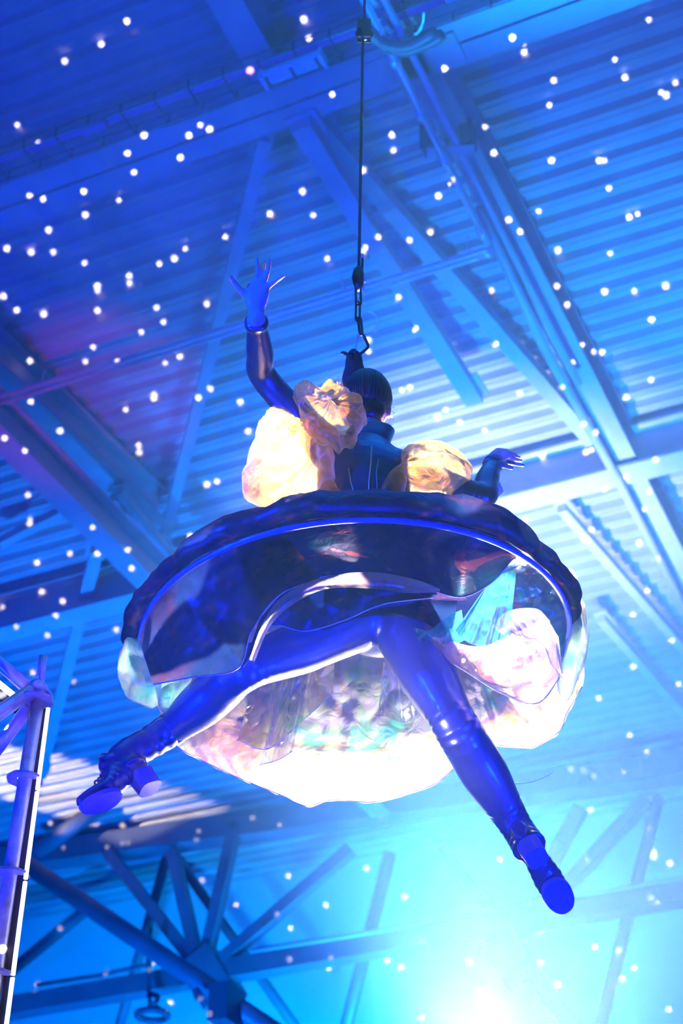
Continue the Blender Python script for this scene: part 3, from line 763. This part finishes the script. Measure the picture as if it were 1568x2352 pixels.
# collar
cb = MB(); n = 40; cv = []
ax = (neckb.lerp(headc, 0.4) - neckb).normalized()
for lev, (rad, hh) in enumerate(((0.064, -0.035), (0.062, 0.0), (0.068, 0.045), (0.060, 0.045), (0.056, 0.0), (0.058, -0.035))):
    for i in range(n):
        a = 2 * math.pi * i / n
        lip = 0.012 * max(0, math.cos(a)) if hh > 0.03 else 0
        cv.append(neckb + Vector((rad * math.cos(a) * 1.06 + lip, rad * math.sin(a), hh - 0.01 + lip)))
cf = [(l * n + i, l * n + (i + 1) % n, (l + 1) * n + (i + 1) % n, (l + 1) * n + i) for l in range(5) for i in range(n)]
cb.add(cv, cf); cb.build('collar', M['jacket'], person, True)
bvh_dg = bpy.context.evaluated_depsgraph_get()
from mathutils.bvhtree import BVHTree
bt_ = BVHTree.FromPolygons([v.co.copy() for v in bme.vertices], [list(p.vertices) for p in bme.polygons])
def on_body(x, y, lift=0.003):
    d = ray(x, y); h = bt_.ray_cast(CAM, d)
    return (h[0] - d * lift) if h[0] else PY(x, y, 4.12)
for pts, r, nm in (((( 853, 1025), (852, 1060), (848, 1100), (846, 1150)), 0.0028, 'back_zip'), (((800, 1075), (806, 1110), (820, 1150)), 0.0018, 'seam_piping'), (((868, 1055), (864, 1085), (866, 1120), (862, 1150)), 0.0018, 'seam_piping')):
    MB().tube([on_body(*p) for p in pts], r, 8).build(nm, M['piping'], person, True)
# wristband tag
tg = [PY(1136, 1100, wrR.y - 0.02), PY(1147, 1107, wrR.y - 0.02), PY(1157, 1130, wrR.y - 0.02), PY(1143, 1144, wrR.y - 0.02)]
MB().add([t for t in tg] + [t + Vector((0, 0.002, 0)) for t in tg], [(0, 1, 2, 3), (7, 6, 5, 4), (0, 4, 5, 1), (1, 5, 6, 2), (2, 6, 7, 3), (3, 7, 4, 0)]).build('wristband_tag', M['white'], person)
for w_c, ax_, r_ in ((cuffL, axL, 0.036), (cuffR, axR, 0.033)):
    MB().tube([w_c - ax_ * 0.022, w_c - ax_ * 0.008, w_c + ax_ * 0.006], [r_ * 0.98, r_ * 1.04, r_ * 0.98], 20).build('cuff', M['jacket'], person, True)

# boots ------------------------------------------------------------------
def boot(ank, heel_p, toe, knee):
    """ankle joint, back bottom corner of the heel and toe tip in the world"""
    L_ = (toe - heel_p).length
    fx = (toe - heel_p).normalized(); fz = (ank - heel_p); fz = (fz - fz.dot(fx) * fx).normalized(); fy = fz.cross(fx)
    k_ = L_ / 0.26
    def W(x, y, z): return heel_p + fx * (x * k_) + fy * (y * k_) + fz * (z * k_)
    def lift(x): return 0.045 * max(0, min(1, (0.15 - x) / 0.09))
    up = (knee - ank).normalized()
    b = MB()
    secs = [(0.000, 0.055, 0.022, 0.034), (0.020, 0.055, 0.031, 0.046), (0.055, 0.056, 0.034, 0.050), (0.095, 0.050, 0.034, 0.046), (0.130, 0.042, 0.038, 0.038), (0.165, 0.034, 0.042, 0.030), (0.205, 0.028, 0.040, 0.024), (0.240, 0.024, 0.030, 0.020), (0.258, 0.021, 0.014, 0.012)]
    P = [W(x, 0, z + lift(x)) for x, z, w, h in secs]; n = 40
    PP = spline(P, n); RR = []
    for i in range(n):
        t = i / (n - 1) * 8; j = min(int(t), 7); u = t - j
        wv = 0.0016 * math.sin(i * 1.9) * (1 if 8 < i < 30 else 0)
        RR.append(((secs[j][3] * (1 - u) + secs[j + 1][3] * u + wv) * k_, (secs[j][2] * (1 - u) + secs[j + 1][2] * u + wv) * k_))
    b.tube(PP, RR, 24, flat=fz)
    A2 = W(0.05, 0, 0.125)
    sh = spline([W(0.055, 0, 0.075), A2, A2.lerp(ank, 0.6) + up * 0.02, ank + up * 0.055], 26)
    b.tube(sh, [(0.050 - 0.004 * math.sin(math.pi * i / 25)) + 0.0013 * math.sin(i * 1.55) + 0.002 * noise.noise(Vector((i * 0.7, 3.3, 0))) for i in range(26)], 24)
    b.ball(W(0.10, 0, 0.115), 0.034 * k_, 0.034 * k_, 0.034 * k_)
    me = remesh(b, 'boot_upper', 0.0045, 2); me.materials.clear(); me.materials.append(M['boot'])
    me.polygons.foreach_set('use_smooth', [True] * len(me.polygons))
    me.name = 'boot'
    root = bpy.data.objects.new('boot', me); COL.objects.link(root); attach(root, person)
    def slab(outline, z0, z1, nm, taper=0.92):
        n = len(outline); cx_ = sum(x for x, y in outline) / n
        vs_ = [W(x, y, z1) for x, y in outline] + [W(cx_ + (x - cx_) * taper, y * taper, z0) for x, y in outline]
        fs_ = [tuple(range(n))[::-1], tuple(range(n, 2 * n))] + [(i, (i + 1) % n, n + (i + 1) % n, n + i) for i in range(n)]
        MB().add(vs_, fs_).build(nm, M['sole'], root)
    heel = [(0.034 + 0.036 * math.copysign(abs(math.cos(t)) ** 0.7, math.cos(t)), 0.034 * math.copysign(abs(math.sin(t)) ** 0.7, math.sin(t))) for t in [2 * math.pi * i / 28 for i in range(28)]]
    slab(heel, 0.0, 0.056, 'heel')
    fore = [(0.196 + 0.066 * math.cos(t), 0.042 * math.copysign(abs(math.sin(t)) ** 0.85, math.sin(t)) * (1.0 - 0.10 * math.cos(t))) for t in [2 * math.pi * i / 32 for i in range(32)]]
    slab(fore, -0.004, 0.010, 'front_sole', 0.97)
    for i in range(6):
        x = 0.10 + 0.014 * i; zt = 0.118 + 0.02 - 0.0105 * i + 0.2 * lift(x)
        zt = 0.05 + 0.046 + lift(x) + 0.006 - 0.0065 * i if i > 1 else 0.152 - 0.012 * i
        pts = [W(x - 0.004, -0.024, zt - 0.014), W(x + 0.004, -0.008, zt), W(x + 0.008, 0.008, zt), W(x + 0.004, 0.024, zt - 0.014)]
        MB().tube(spline(pts, 8), 0.0030, 6).build('lace', M['boot'], root, True)
    c_ = ank + (fx * 0.052) + up * 0.005
    for s in (-1, 1):
        MB().tube(spline([c_, c_ + fy * (0.02 * s) + fx * 0.020, c_ + fy * (0.036 * s) + fx * 0.006, c_ + fy * (0.018 * s) - up * 0.008, c_], 14), 0.003, 6).build('lace_bow', M['boot'], root, True)
        MB().tube(spline([c_, c_ + fy * (0.015 * s) + fx * 0.014 - up * 0.02, c_ + fy * (0.024 * s) + fx * 0.022 - up * 0.045], 8), 0.0024, 6).build('lace_end', M['boot'], root, True)
    MB().tube([ank + up * 0.050, ank + up * 0.062], 0.0515, 24, cap=False).build('top_binding', M['boot'], root, True)
    return root
yl = ankL.y
boot(ankL, PY(368, 1806, yl - 0.06), PL(PY(368, 1806, yl - 0.06), 187, 1856, 0.262), kneeL)
yr = ankR.y
boot(ankR, PY(1222, 1952, yr - 0.13), PL(PY(1222, 1952, yr - 0.13), 1303, 2094, 0.262, False), kneeR)

# ------------------------------------------------------------------ puff sleeves and skirt
def crease(q): return (1 - min(1, abs(noise.noise(q)) * 1.6)) ** 2
def crumple(p, amp, sc_, seed=0.0):
    q = p * sc_ + Vector((seed, seed * 1.7, -seed))
    q = q + Vector((noise.noise(q * 0.6), noise.noise(q * 0.6 + Vector((9, 0, 0))), 0)) * 0.5
    return amp * (0.75 * noise.noise(q * 0.5) + 0.75 * crease(q) + 0.35 * crease(q * 2.3 + Vector((5, 1, 3))) - 0.35)
def pillow(name, outline, Y, depth, m, parent, amp=0.02, sc_=9, seed=0.0, n=110, rings=40, power=0.75, tilt=(0, 0), tie=None, nfold=0, fold=0.0):
    """puffed cloth: a closed balloon whose outline follows the pixels, with real depth"""
    pts = [PY(x, y, Y) for x, y in outline]; pts.append(pts[0])
    O = spline(pts, n + 1)[:-1]
    c = Vector(); 
    for p in O: c += p
    c /= len(O)
    vs_, fs_ = [], []
    for i in range(rings + 1):
        phi = -math.pi / 2 + math.pi * i / rings
        s = max(0.0, math.cos(phi)) ** power
        for j in range(n):
            v = c + (O[j] - c) * s
            off = Vector((0, 1, 0.15)) * (depth * math.sin(phi))
            off += Vector((0, 1, 0)) * ((v.x - c.x) * tilt[0] + (v.z - c.z) * tilt[1])
            v = v + off
            nr_ = (v - c).normalized()
            f_ = 0.0
            if tie is not None:
                tv = v - PY(tie[0], tie[1], Y); a_ = math.atan2(tv.z, tv.x)
                f_ = fold * math.sin(nfold * a_ + 2.2 * noise.noise(v * 5)) * min(1, tv.length / 0.12)
            v = v + nr_ * (crumple(v, amp, sc_, seed) + f_) * (0.30 + 0.70 * abs(math.sin(phi)))
            vs_.append(v)
    for i in range(rings):
        for j in range(n):
            a, b = i * n + j, i * n + (j + 1) % n
            fs_.append((a, b, b + n, a + n))
    return make(name, vs_, fs_, M[m], parent, True)
slv = pillow('puff_sleeve', [(648, 960), (622, 962), (600, 995), (580, 1045), (560, 1092), (557, 1112), (566, 1135), (590, 1152), (640, 1167), (690, 1164), (735, 1155), (762, 1120), (768, 1085), (755, 1035), (735, 1010), (695, 985)],
       4.16, 0.13, 'org_gold', person, 0.034, 8, 1.3, tie=(725, 1000), nfold=18, fold=0.007)
pillow('sleeve_ruffle', [(674, 912), (700, 901), (750, 903), (800, 908), (828, 932), (838, 958), (826, 990), (808, 1018), (782, 1035), (756, 1020), (716, 998), (700, 975), (692, 945)], 4.03, 0.07, 'org_gold', slv, 0.040, 9, 4.2, power=0.6, tie=(770, 960), nfold=11, fold=0.014)
pillow('ruffle_fold', [(700, 965), (712, 955), (745, 975), (775, 990), (782, 1030), (760, 1020), (720, 998), (700, 985)], 3.97, 0.025, 'org_gold', slv, 0.015, 14, 2.1)
pillow('puff_sleeve', [(878, 1146), (895, 1110), (925, 1065), (950, 1043), (1000, 1035), (1045, 1042), (1086, 1078), (1062, 1112), (1015, 1140), (945, 1150)], 4.22, 0.12, 'org_gold', person, 0.030, 8, 7.7, tie=(900, 1110), nfold=16, fold=0.006)
pillow('sleeve_fold', [(864, 1152), (876, 1122), (898, 1086), (922, 1072), (935, 1100), (915, 1150)], 4.12, 0.04, 'org_gold', person, 0.006, 14, 2.2)
pillow('sleeve_fold', [(715, 1156), (745, 1110), (766, 1108), (776, 1124), (796, 1152), (760, 1164)], 4.12, 0.035, 'org_gold', person, 0.006, 14, 5.2)

# hoop
HC = PY(815, 1470, 4.23); HR_ = 0.632; tiltm = Matrix.Rotation(math.radians(-3.4), 3, 'Y')
def hoop(a, r=HR_, z=0.0): return HC + tiltm @ Vector((r * math.cos(a), r * math.sin(a), z))
hp = [hoop(2 * math.pi * i / 96, HR_ - 0.004, -0.022) for i in range(97)]
skirt = MB().tube(hp, 0.0085, 10, cap=False).build('hoop', M['hoop'], person, True)
def angpx(x):   # near-side ring angle for an image column
    best = min(range(1800, 3601), key=lambda k_: abs(CX + F * (lambda q: q.dot(_r_c))(0) if False else col_err(math.radians(k_ / 10), x)))
    return math.radians(best / 10)
def proj(p):
    q = p - CAM
    v = _r * q.x + _h * q.y + _u * q.z
    return CX + F * v.x / -v.z, CY - F * v.y / -v.z
def col_err(a, x): return abs(proj(hoop(a))[0] - x)
# top skirt: waist -> hoop -> overhang, crumpled
vs_, fs_ = [], []
NA, pr = 240, [(0.13, 0.17), (0.22, 0.185), (0.34, 0.17), (0.46, 0.14), (0.56, 0.10), (0.62, 0.065), (0.66, 0.03), (0.672, 0.005), (0.662, -0.02), (0.640, -0.022), (0.628, -0.008)]
prs = spline([Vector((a, 0, b)) for a, b in pr], 34)
for i, q in enumerate(prs):
    w = i / 33
    for j in range(NA):
        a = 2 * math.pi * j / NA
        over = 0.018 * noise.noise(Vector((3 * math.cos(a), 3 * math.sin(a), 4.0))) + 0.014 * noise.noise(Vector((9 * math.cos(a), 9 * math.sin(a), 1.0)))
        amp = min(1, w * 2.5) * (1 if w < 0.93 else (1 - w) / 0.07)
        right = max(0, math.cos(a - math.radians(-48))) ** 6 * 0.05
        left = max(0, math.cos(a - math.radians(238))) ** 10 * 0.02
        r = q.x + over * amp * (1 if w > 0.5 else 0.4)
        z = q.z + (right + left) * math.exp(-((w - 0.72) / 0.16) ** 2) + amp * crumple(Vector((q.x * math.cos(a), q.x * math.sin(a), q.z)), 0.016, 7, 2.0)
        vs_.append(hoop(a, r, z))
for i in range(33):
    for j in range(NA):
        fs_.append((i * NA + j, i * NA + (j + 1) % NA, (i + 1) * NA + (j + 1) % NA, (i + 1) * NA + j))
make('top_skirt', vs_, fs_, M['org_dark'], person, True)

def patch(name, top, bot, m, nu=70, nv=34, bulge=0.0, bdir=None, fold=0.0, nf=6, amp=0.01, sc_=8, seed=0.0, hem=0.0, fw=None, parent=None, conv=None):
    """cloth panel between two space curves; folds run from top to bottom"""
    T = spline([p if isinstance(p, Vector) else PY(*p) for p in top], nu)
    B = spline([p if isinstance(p, Vector) else PY(*p) for p in bot], nu)
    vs_ = []
    for i in range(nv):
        v = i / (nv - 1)
        for j in range(nu):
            u = j / (nu - 1)
            p = T[j].lerp(B[j], v)
            nb = bdir if bdir is not None else (CAM - p).normalized()
            ph = noise.noise(Vector((u * 4, seed, 0))) * 2.5
            w = (v ** 0.7) * (1 - 0.5 * v) if fw is None else fw(v)
            s = bulge * math.sin(math.pi * v) + fold * w * (0.6 * math.sin(2 * math.pi * nf * u + ph * 2 + 1.2 * v) + 0.4 * math.sin(2 * math.pi * nf * 1.73 * u + ph * 3 + 2.1 * v + seed) + 0.3 * abs(math.sin(2 * math.pi * nf * 0.61 * u + ph + seed)))
            s += crumple(p, amp, sc_, seed) * math.sin(math.pi * min(1, v * 0.9 + 0.05)) * (0.3 + 0.7 * math.sin(math.pi * u))
            vs_.append(p + nb * s)
    fs_ = [(i * nu + j, i * nu + j + 1, (i + 1) * nu + j + 1, (i + 1) * nu + j) for i in range(nv - 1) for j in range(nu - 1)]
    o_ = make(name, vs_, fs_, M[m], parent or person, True)
    if hem: MB().tube(vs_[-nu:], hem, 6).build('hem', M['hem'], o_, True)
    return o_
def arc(a0, a1, n=14, r=HR_, z=-0.004): return [hoop(math.radians(a0 + (a1 - a0) * i / (n - 1)), r, z) for i in range(n)]
# near lining panels (hang from the near arc of the hoop towards the hips)
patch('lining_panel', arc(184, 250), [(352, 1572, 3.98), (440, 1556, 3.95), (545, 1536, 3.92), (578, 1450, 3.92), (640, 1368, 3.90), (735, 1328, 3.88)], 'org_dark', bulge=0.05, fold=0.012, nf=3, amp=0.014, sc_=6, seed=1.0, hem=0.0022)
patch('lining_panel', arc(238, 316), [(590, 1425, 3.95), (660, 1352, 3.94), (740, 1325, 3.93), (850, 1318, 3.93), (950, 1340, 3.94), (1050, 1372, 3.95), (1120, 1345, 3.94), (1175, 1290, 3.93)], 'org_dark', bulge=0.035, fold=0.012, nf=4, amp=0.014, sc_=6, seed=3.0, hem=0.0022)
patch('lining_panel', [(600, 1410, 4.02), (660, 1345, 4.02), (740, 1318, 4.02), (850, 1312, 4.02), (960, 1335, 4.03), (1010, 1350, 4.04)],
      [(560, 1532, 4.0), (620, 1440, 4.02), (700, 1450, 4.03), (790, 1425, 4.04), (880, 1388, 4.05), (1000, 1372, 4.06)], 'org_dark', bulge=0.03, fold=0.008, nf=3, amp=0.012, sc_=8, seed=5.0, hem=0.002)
patch('lining_panel', arc(312, 366), [(1110, 1352, 4.02), (1170, 1320, 4.05), (1200, 1400, 4.10), (1250, 1470, 4.2), (1290, 1540, 4.28)], 'org_teal', bulge=-0.03, fold=0.02, nf=5, amp=0.03, sc_=9, seed=8.0)
patch('hem_highlight', [(572, 1515, 3.90), (606, 1425, 3.89), (655, 1365, 3.88), (740, 1326, 3.87), (850, 1314, 3.87), (950, 1330, 3.88), (1010, 1352, 3.89)],
      [(584, 1520, 3.90), (622, 1436, 3.89), (682, 1382, 3.88), (755, 1352, 3.87), (850, 1352, 3.87), (940, 1362, 3.88), (1010, 1360, 3.89)], 'highlight', nu=80, nv=12, bulge=0.02, fold=0.004, nf=5, amp=0.008, sc_=14, seed=4.4)  # added pale strip painting the highlight along the lining hem
# hip drape
patch('hip_drape', [(560, 1530, 4.05), (640, 1470, 4.08), (740, 1430, 4.1), (850, 1400, 4.1), (960, 1380, 4.1), (1050, 1380, 4.1)],
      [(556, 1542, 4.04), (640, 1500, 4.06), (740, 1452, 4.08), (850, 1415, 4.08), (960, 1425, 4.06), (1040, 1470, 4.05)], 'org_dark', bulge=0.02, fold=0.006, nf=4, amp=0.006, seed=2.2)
# far balloon of the skirt: inner lining, outer shell
hemF = [(362, 1622, 4.50), (400, 1708, 4.58), (480, 1755, 4.70), (560, 1792, 4.80), (640, 1824, 4.86), (705, 1852, 4.88), (760, 1838, 4.90), (860, 1842, 4.90), (940, 1822, 4.90), (1000, 1800, 4.88), (1046, 1762, 4.84)]
patch('far_skirt', [(430, 1545, 4.30), (560, 1500, 4.34), (680, 1465, 4.36), (780, 1440, 4.36), (880, 1440, 4.37), (960, 1460, 4.38), (1030, 1500, 4.38)], hemF, 'org_bright', nu=150, nv=60, bulge=-0.03, fold=0.022, nf=7, amp=0.03, sc_=6, seed=11.0, hem=0.002)
patch('far_skirt', arc(200, 28, 16, HR_ * 0.99), hemF, 'org_bright', nu=120, nv=30, bulge=0.07, bdir=Vector((0, 1, 0.1)), fold=0.02, nf=11, amp=0.025, sc_=8, seed=13.0)
hemR = [(1046, 1690, 4.66), (1095, 1708, 4.72), (1140, 1712, 4.74), (1195, 1716, 4.70), (1232, 1714, 4.66), (1285, 1678, 4.58), (1300, 1640, 4.55), (1336, 1577, 4.46)]
patch('side_skirt', [(990, 1470, 4.30), (1050, 1475, 4.32), (1120, 1470, 4.32), (1200, 1450, 4.32), (1260, 1440, 4.32)], hemR, 'org_bright', nu=110, nv=50, bulge=-0.02, fold=0.025, nf=5, amp=0.035, sc_=7, seed=17.0, hem=0.002)
patch('side_skirt', arc(52, -6, 12), hemR, 'org_bright', nu=90, nv=30, bulge=0.05, bdir=Vector((0.5, 0.8, 0.1)), fold=0.02, nf=6, amp=0.03, sc_=8, seed=19.0)
pillow('side_lobe', [(335, 1452), (312, 1456), (286, 1480), (272, 1520), (276, 1560), (295, 1600), (320, 1614), (352, 1622), (372, 1580), (350, 1530), (338, 1490)], 4.24, 0.09, 'org_green', person, 0.025, 10, 3.1)
pillow('side_lobe', [(355, 1575), (400, 1555), (440, 1548), (420, 1590), (395, 1630), (368, 1630)], 4.26, 0.05, 'org_green', person, 0.015, 12, 6.1)
pillow('side_lobe', [(1296, 1312), (1318, 1318), (1330, 1370), (1345, 1430), (1347, 1500), (1330, 1552), (1302, 1612), (1280, 1570), (1300, 1480), (1304, 1390)], 4.22, 0.07, 'org_green', person, 0.018, 11, 9.1)
# crumpled folds at the right front
patch('skirt_fold', [(985, 1448, 4.06), (1030, 1470, 4.02), (1100, 1484, 3.98), (1180, 1455, 3.97), (1250, 1425, 4.02), (1282, 1462, 4.08)],
      [(985, 1470, 4.10), (1020, 1512, 4.09), (1062, 1538, 4.06), (1150, 1592, 4.06), (1235, 1615, 4.10), (1292, 1545, 4.16)], 'org_pale', nu=110, nv=44, bulge=0.05, fold=0.030, nf=4, amp=0.05, sc_=9, seed=21.0, hem=0.0016, fw=lambda v: math.sin(math.pi * v) + 0.3)
patch('skirt_fold', [(1112, 1352, 4.00), (1140, 1318, 4.0), (1165, 1300, 4.0), (1188, 1288, 4.02)],
      [(1045, 1448, 4.02), (1068, 1472, 3.99), (1110, 1484, 3.97), (1170, 1460, 3.98)], 'org_teal', nu=70, nv=44, bulge=0.05, fold=0.03, nf=3, amp=0.045, sc_=11, seed=23.0)
patch('skirt_fold', [(1130, 1440, 3.98), (1165, 1404, 3.97), (1230, 1398, 3.99), (1262, 1425, 4.02)],
      [(1170, 1470, 3.99), (1225, 1480, 4.00), (1280, 1545, 4.05), (1292, 1560, 4.08)], 'org_pale', nu=80, nv=40, bulge=0.05, fold=0.025, nf=3, amp=0.05, sc_=10, seed=27.0, hem=0.0014)
patch('skirt_fold', [(944, 1438, 4.05), (985, 1448, 4.04), (1020, 1420, 4.05), (1060, 1400, 4.06)],
      [(965, 1478, 4.06), (1000, 1470, 4.03), (1040, 1480, 4.02), (1070, 1470, 4.02)], 'org_teal', nu=60, nv=20, bulge=0.03, fold=0.02, nf=2, amp=0.04, sc_=13, seed=31.0)
# loose inner layers hanging in the far balloon
patch('inner_fold', [(585, 1560, 4.34), (625, 1530, 4.34), (690, 1500, 4.35), (770, 1470, 4.36)],
      [(545, 1700, 4.58), (615, 1720, 4.64), (690, 1660, 4.58), (765, 1590, 4.50)], 'org_bright', nu=80, nv=40, bulge=0.02, fold=0.022, nf=3, amp=0.03, sc_=8, seed=33.0, hem=0.0014)
patch('inner_fold', [(660, 1520, 4.36), (690, 1510, 4.36), (720, 1500, 4.36)],
      [(596, 1757, 4.70), (640, 1745, 4.70), (672, 1725, 4.68)], 'org_pale', nu=50, nv=40, bulge=0.02, fold=0.02, nf=2, amp=0.03, sc_=8, seed=35.0, hem=0.0014)
patch('inner_fold', [(880, 1520, 4.36), (905, 1530, 4.36), (940, 1560, 4.38)],
      [(868, 1640, 4.55), (930, 1660, 4.56), (960, 1640, 4.55)], 'org_pale', nu=40, nv=30, bulge=0.02, fold=0.02, nf=2, amp=0.04, sc_=10, seed=37.0)
# loose thread
o = MB().tube(spline([PY(1180, 1800, 4.1), PY(1215, 1798, 4.1), PY(1250, 1785, 4.1), PY(1271, 1773, 4.1)], 14), 0.0008, 5).build('loose_thread', M['white'], person)

# ------------------------------------------------------------------ added projector behind the camera, stands in for mirror-ball specks
DOTS = [(289,44),(146,136),(230,97),(697,39),(709,86),(575,166),(36,283),(88,326),(332,313),(435,314),(482,300),(461,290),(294,355),(309,398),(415,364),(194,442),(271,457),(70,452),(101,459),(194,491),(109,526),(763,220),(694,437),(719,492),(619,488),(516,542),(424,569),(399,592),(364,604),(192,602),(13,569),(69,577),(120,577),(222,655),(222,665),(295,632),(295,648),(5,679),(36,711),(98,720),(222,712),(358,705),(374,738),(323,761),(212,796),(194,830),(272,828),(67,828),(378,833),(412,818),(474,697),(751,592),(837,572),(869,547),(940,552),(989,531),(900,307),(904,342),(834,391),
(1492,41),(1205,114),(1175,90),(1414,133),(1437,174),(1273,181),(1020,161),(1263,238),(1554,186),(1521,208),(1532,215),(1115,288),(1135,349),(1268,366),(1378,366),(1389,366),(1400,430),(1037,419),(1007,447),(1238,483),(1167,506),(1194,533),(1447,496),(1466,489),(1283,573),(1403,580),(1130,666),(1280,656),(1390,668),(1459,666),(1531,655),(1303,699),(914,685),(954,756),(1139,790),(1338,791),(1365,807),(1384,808),(1498,733),(1313,833),(1289,891),(1440,912),(1497,871),(1195,902),(923,895),(941,889),(846,780),(846,805),(1057,970),(1114,989),(1005,958),(1024,940),(1338,975),(1366,994),(1359,1033),(1346,1038),(1246,1047),(1503,1056),(1436,1095),(1389,1123),(1489,1129),(1478,1170),(1358,1217),(1208,1196),(1350,1240),(1342,1238),(1469,1247),(1508,1284),(1488,1358),(1455,1412),(1542,1471),(1376,1605),(1560,1572),(1486,1729),(1429,1771),(1447,1690),(1357,1862),(1309,1766),(1338,1767),(1361,1780),(1484,1898),(1341,1967),(1501,1957),(1500,1967),(1538,1983),(1147,1974),(1486,2052),(1501,2064),(1242,2139),(1366,2175),(1415,2176),(1456,2223),(1428,2248),(1407,2257),(1240,2212),(1281,2262),(1077,2209),(1104,2276),(921,2222),(889,2206),(965,2152),(964,2182),(968,2337),(1535,2318),(929,2060),(842,1995),(874,1875),(1200,2152),(1455,1532),
(287,940),(352,905),(352,914),(456,914),(482,892),(551,923),(569,990),(317,1023),(318,1038),(139,990),(72,923),(62,1137),(68,1195),(68,1202),(474,1112),(497,1105),(539,1192),(436,1231),(403,1280),(218,1211),(224,1272),(298,1262),(307,1304),(159,1272),(83,1293),(95,1359),(144,1381),(129,1414),(5,1395),(39,1439),(107,1460),(266,1447),(65,1037),(19,1008),
(157,1513),(164,1511),(74,1546),(169,1567),(114,1892),(146,1947),(191,1941),(246,1945),(281,1936),(294,1935),(280,1897),(456,1908),(452,1928),(580,1878),(642,1893),(463,2024),(542,2078),(662,2013),(748,2079),(638,2090),(667,2132),(666,2193),(760,2190),(755,2224),(141,2126),(248,2226),(87,2262),(349,2215),(391,2304),(467,2274),(487,2306),(488,2330)]
axis = ray(784, 1176)
lamp_p = CAM - axis * 2.0
plate_d = 0.5
ex = ray(1568, 1176) - axis * ray(1568, 1176).dot(axis); ex.normalize(); ey = axis.cross(ex); ey = -ey if ey.z < 0 else ey
pts2, holes = [], []
rnd = random.Random(5)
for x, y in DOTS:
    q = PZ(x, y, 12.3)
    if q.dot(d2) > wall_d: q = CAM + ray(x, y) * (wall_d / ray(x, y).dot(d2))
    d = (q - lamp_p); d *= plate_d / d.dot(axis)
    cx_, cy_ = d.dot(ex) * 1000, d.dot(ey) * 1000
    r = 0.74 * rnd.uniform(0.8, 1.12)
    k_ = len(pts2)
    for i in range(8):
        a = 2 * math.pi * i / 8; pts2.append(Vector((cx_ + r * math.cos(a), cy_ + r * math.sin(a))))
    holes.append((cx_, cy_, r))
k_ = len(pts2)
pts2 += [Vector((-170, -240)), Vector((170, -240)), Vector((170, 240)), Vector((-170, 240))]
edges = []
for i in range(len(holes)): edges += [(i * 8 + j, i * 8 + (j + 1) % 8) for j in range(8)]
ov, oe, of, *_ = geometry.delaunay_2d_cdt(pts2, edges, [], 0, 1e-5)
keep = []
for f_ in of:
    c = Vector((0, 0))
    for i in f_: c += ov[i]
    c /= len(f_)
    if all((c.x - hx) ** 2 + (c.y - hy_) ** 2 > (r * 0.93) ** 2 for hx, hy_, r in holes): keep.append(f_)
pj = empty('added_dot_projector', Vector((lamp_p.x, lamp_p.y, 0)), 'added unseen projector with a perforated plate that throws the roof dots', 'projector')
make('perforated_plate', [lamp_p + axis * plate_d + ex * (v.x / 1000) + ey * (v.y / 1000) for v in ov], keep, M['darksteel'], pj)
hs_ = MB()
for s, e, hh in ((ex, ey, 0.17), (-ex, ey, 0.17), (ey, ex, 0.24), (-ey, ex, 0.24)):
    oth = 0.24 if e is ey else 0.17
    hs_.box_axes(lamp_p + axis * 0.23 + s * hh, s * 0.004, e * oth, axis * 0.27)
hs_.box_axes(lamp_p - axis * 0.04, ex * 0.17, ey * 0.24, axis * 0.004)
hs_.build('housing', M['darksteel'], pj)
for a in range(3):
    t = a * 2.094
    MB().tube([Vector((lamp_p.x, lamp_p.y, lamp_p.z - 0.30)), Vector((lamp_p.x + 0.3 * math.cos(t), lamp_p.y + 0.3 * math.sin(t), 0.0))], 0.012, 8).build('tripod_leg', M['darksteel'], pj)
l = bpy.data.lights.new('added_dot_lamp', 'SPOT'); l.energy = 110000; l.color = (1, 1, 0.97); l.spot_size = math.radians(43); l.spot_blend = 0; l.shadow_soft_size = 0.0004
lo = bpy.data.objects.new('added_dot_lamp', l); COL.objects.link(lo); lo.location = lamp_p; aim(lo, lamp_p + axis)
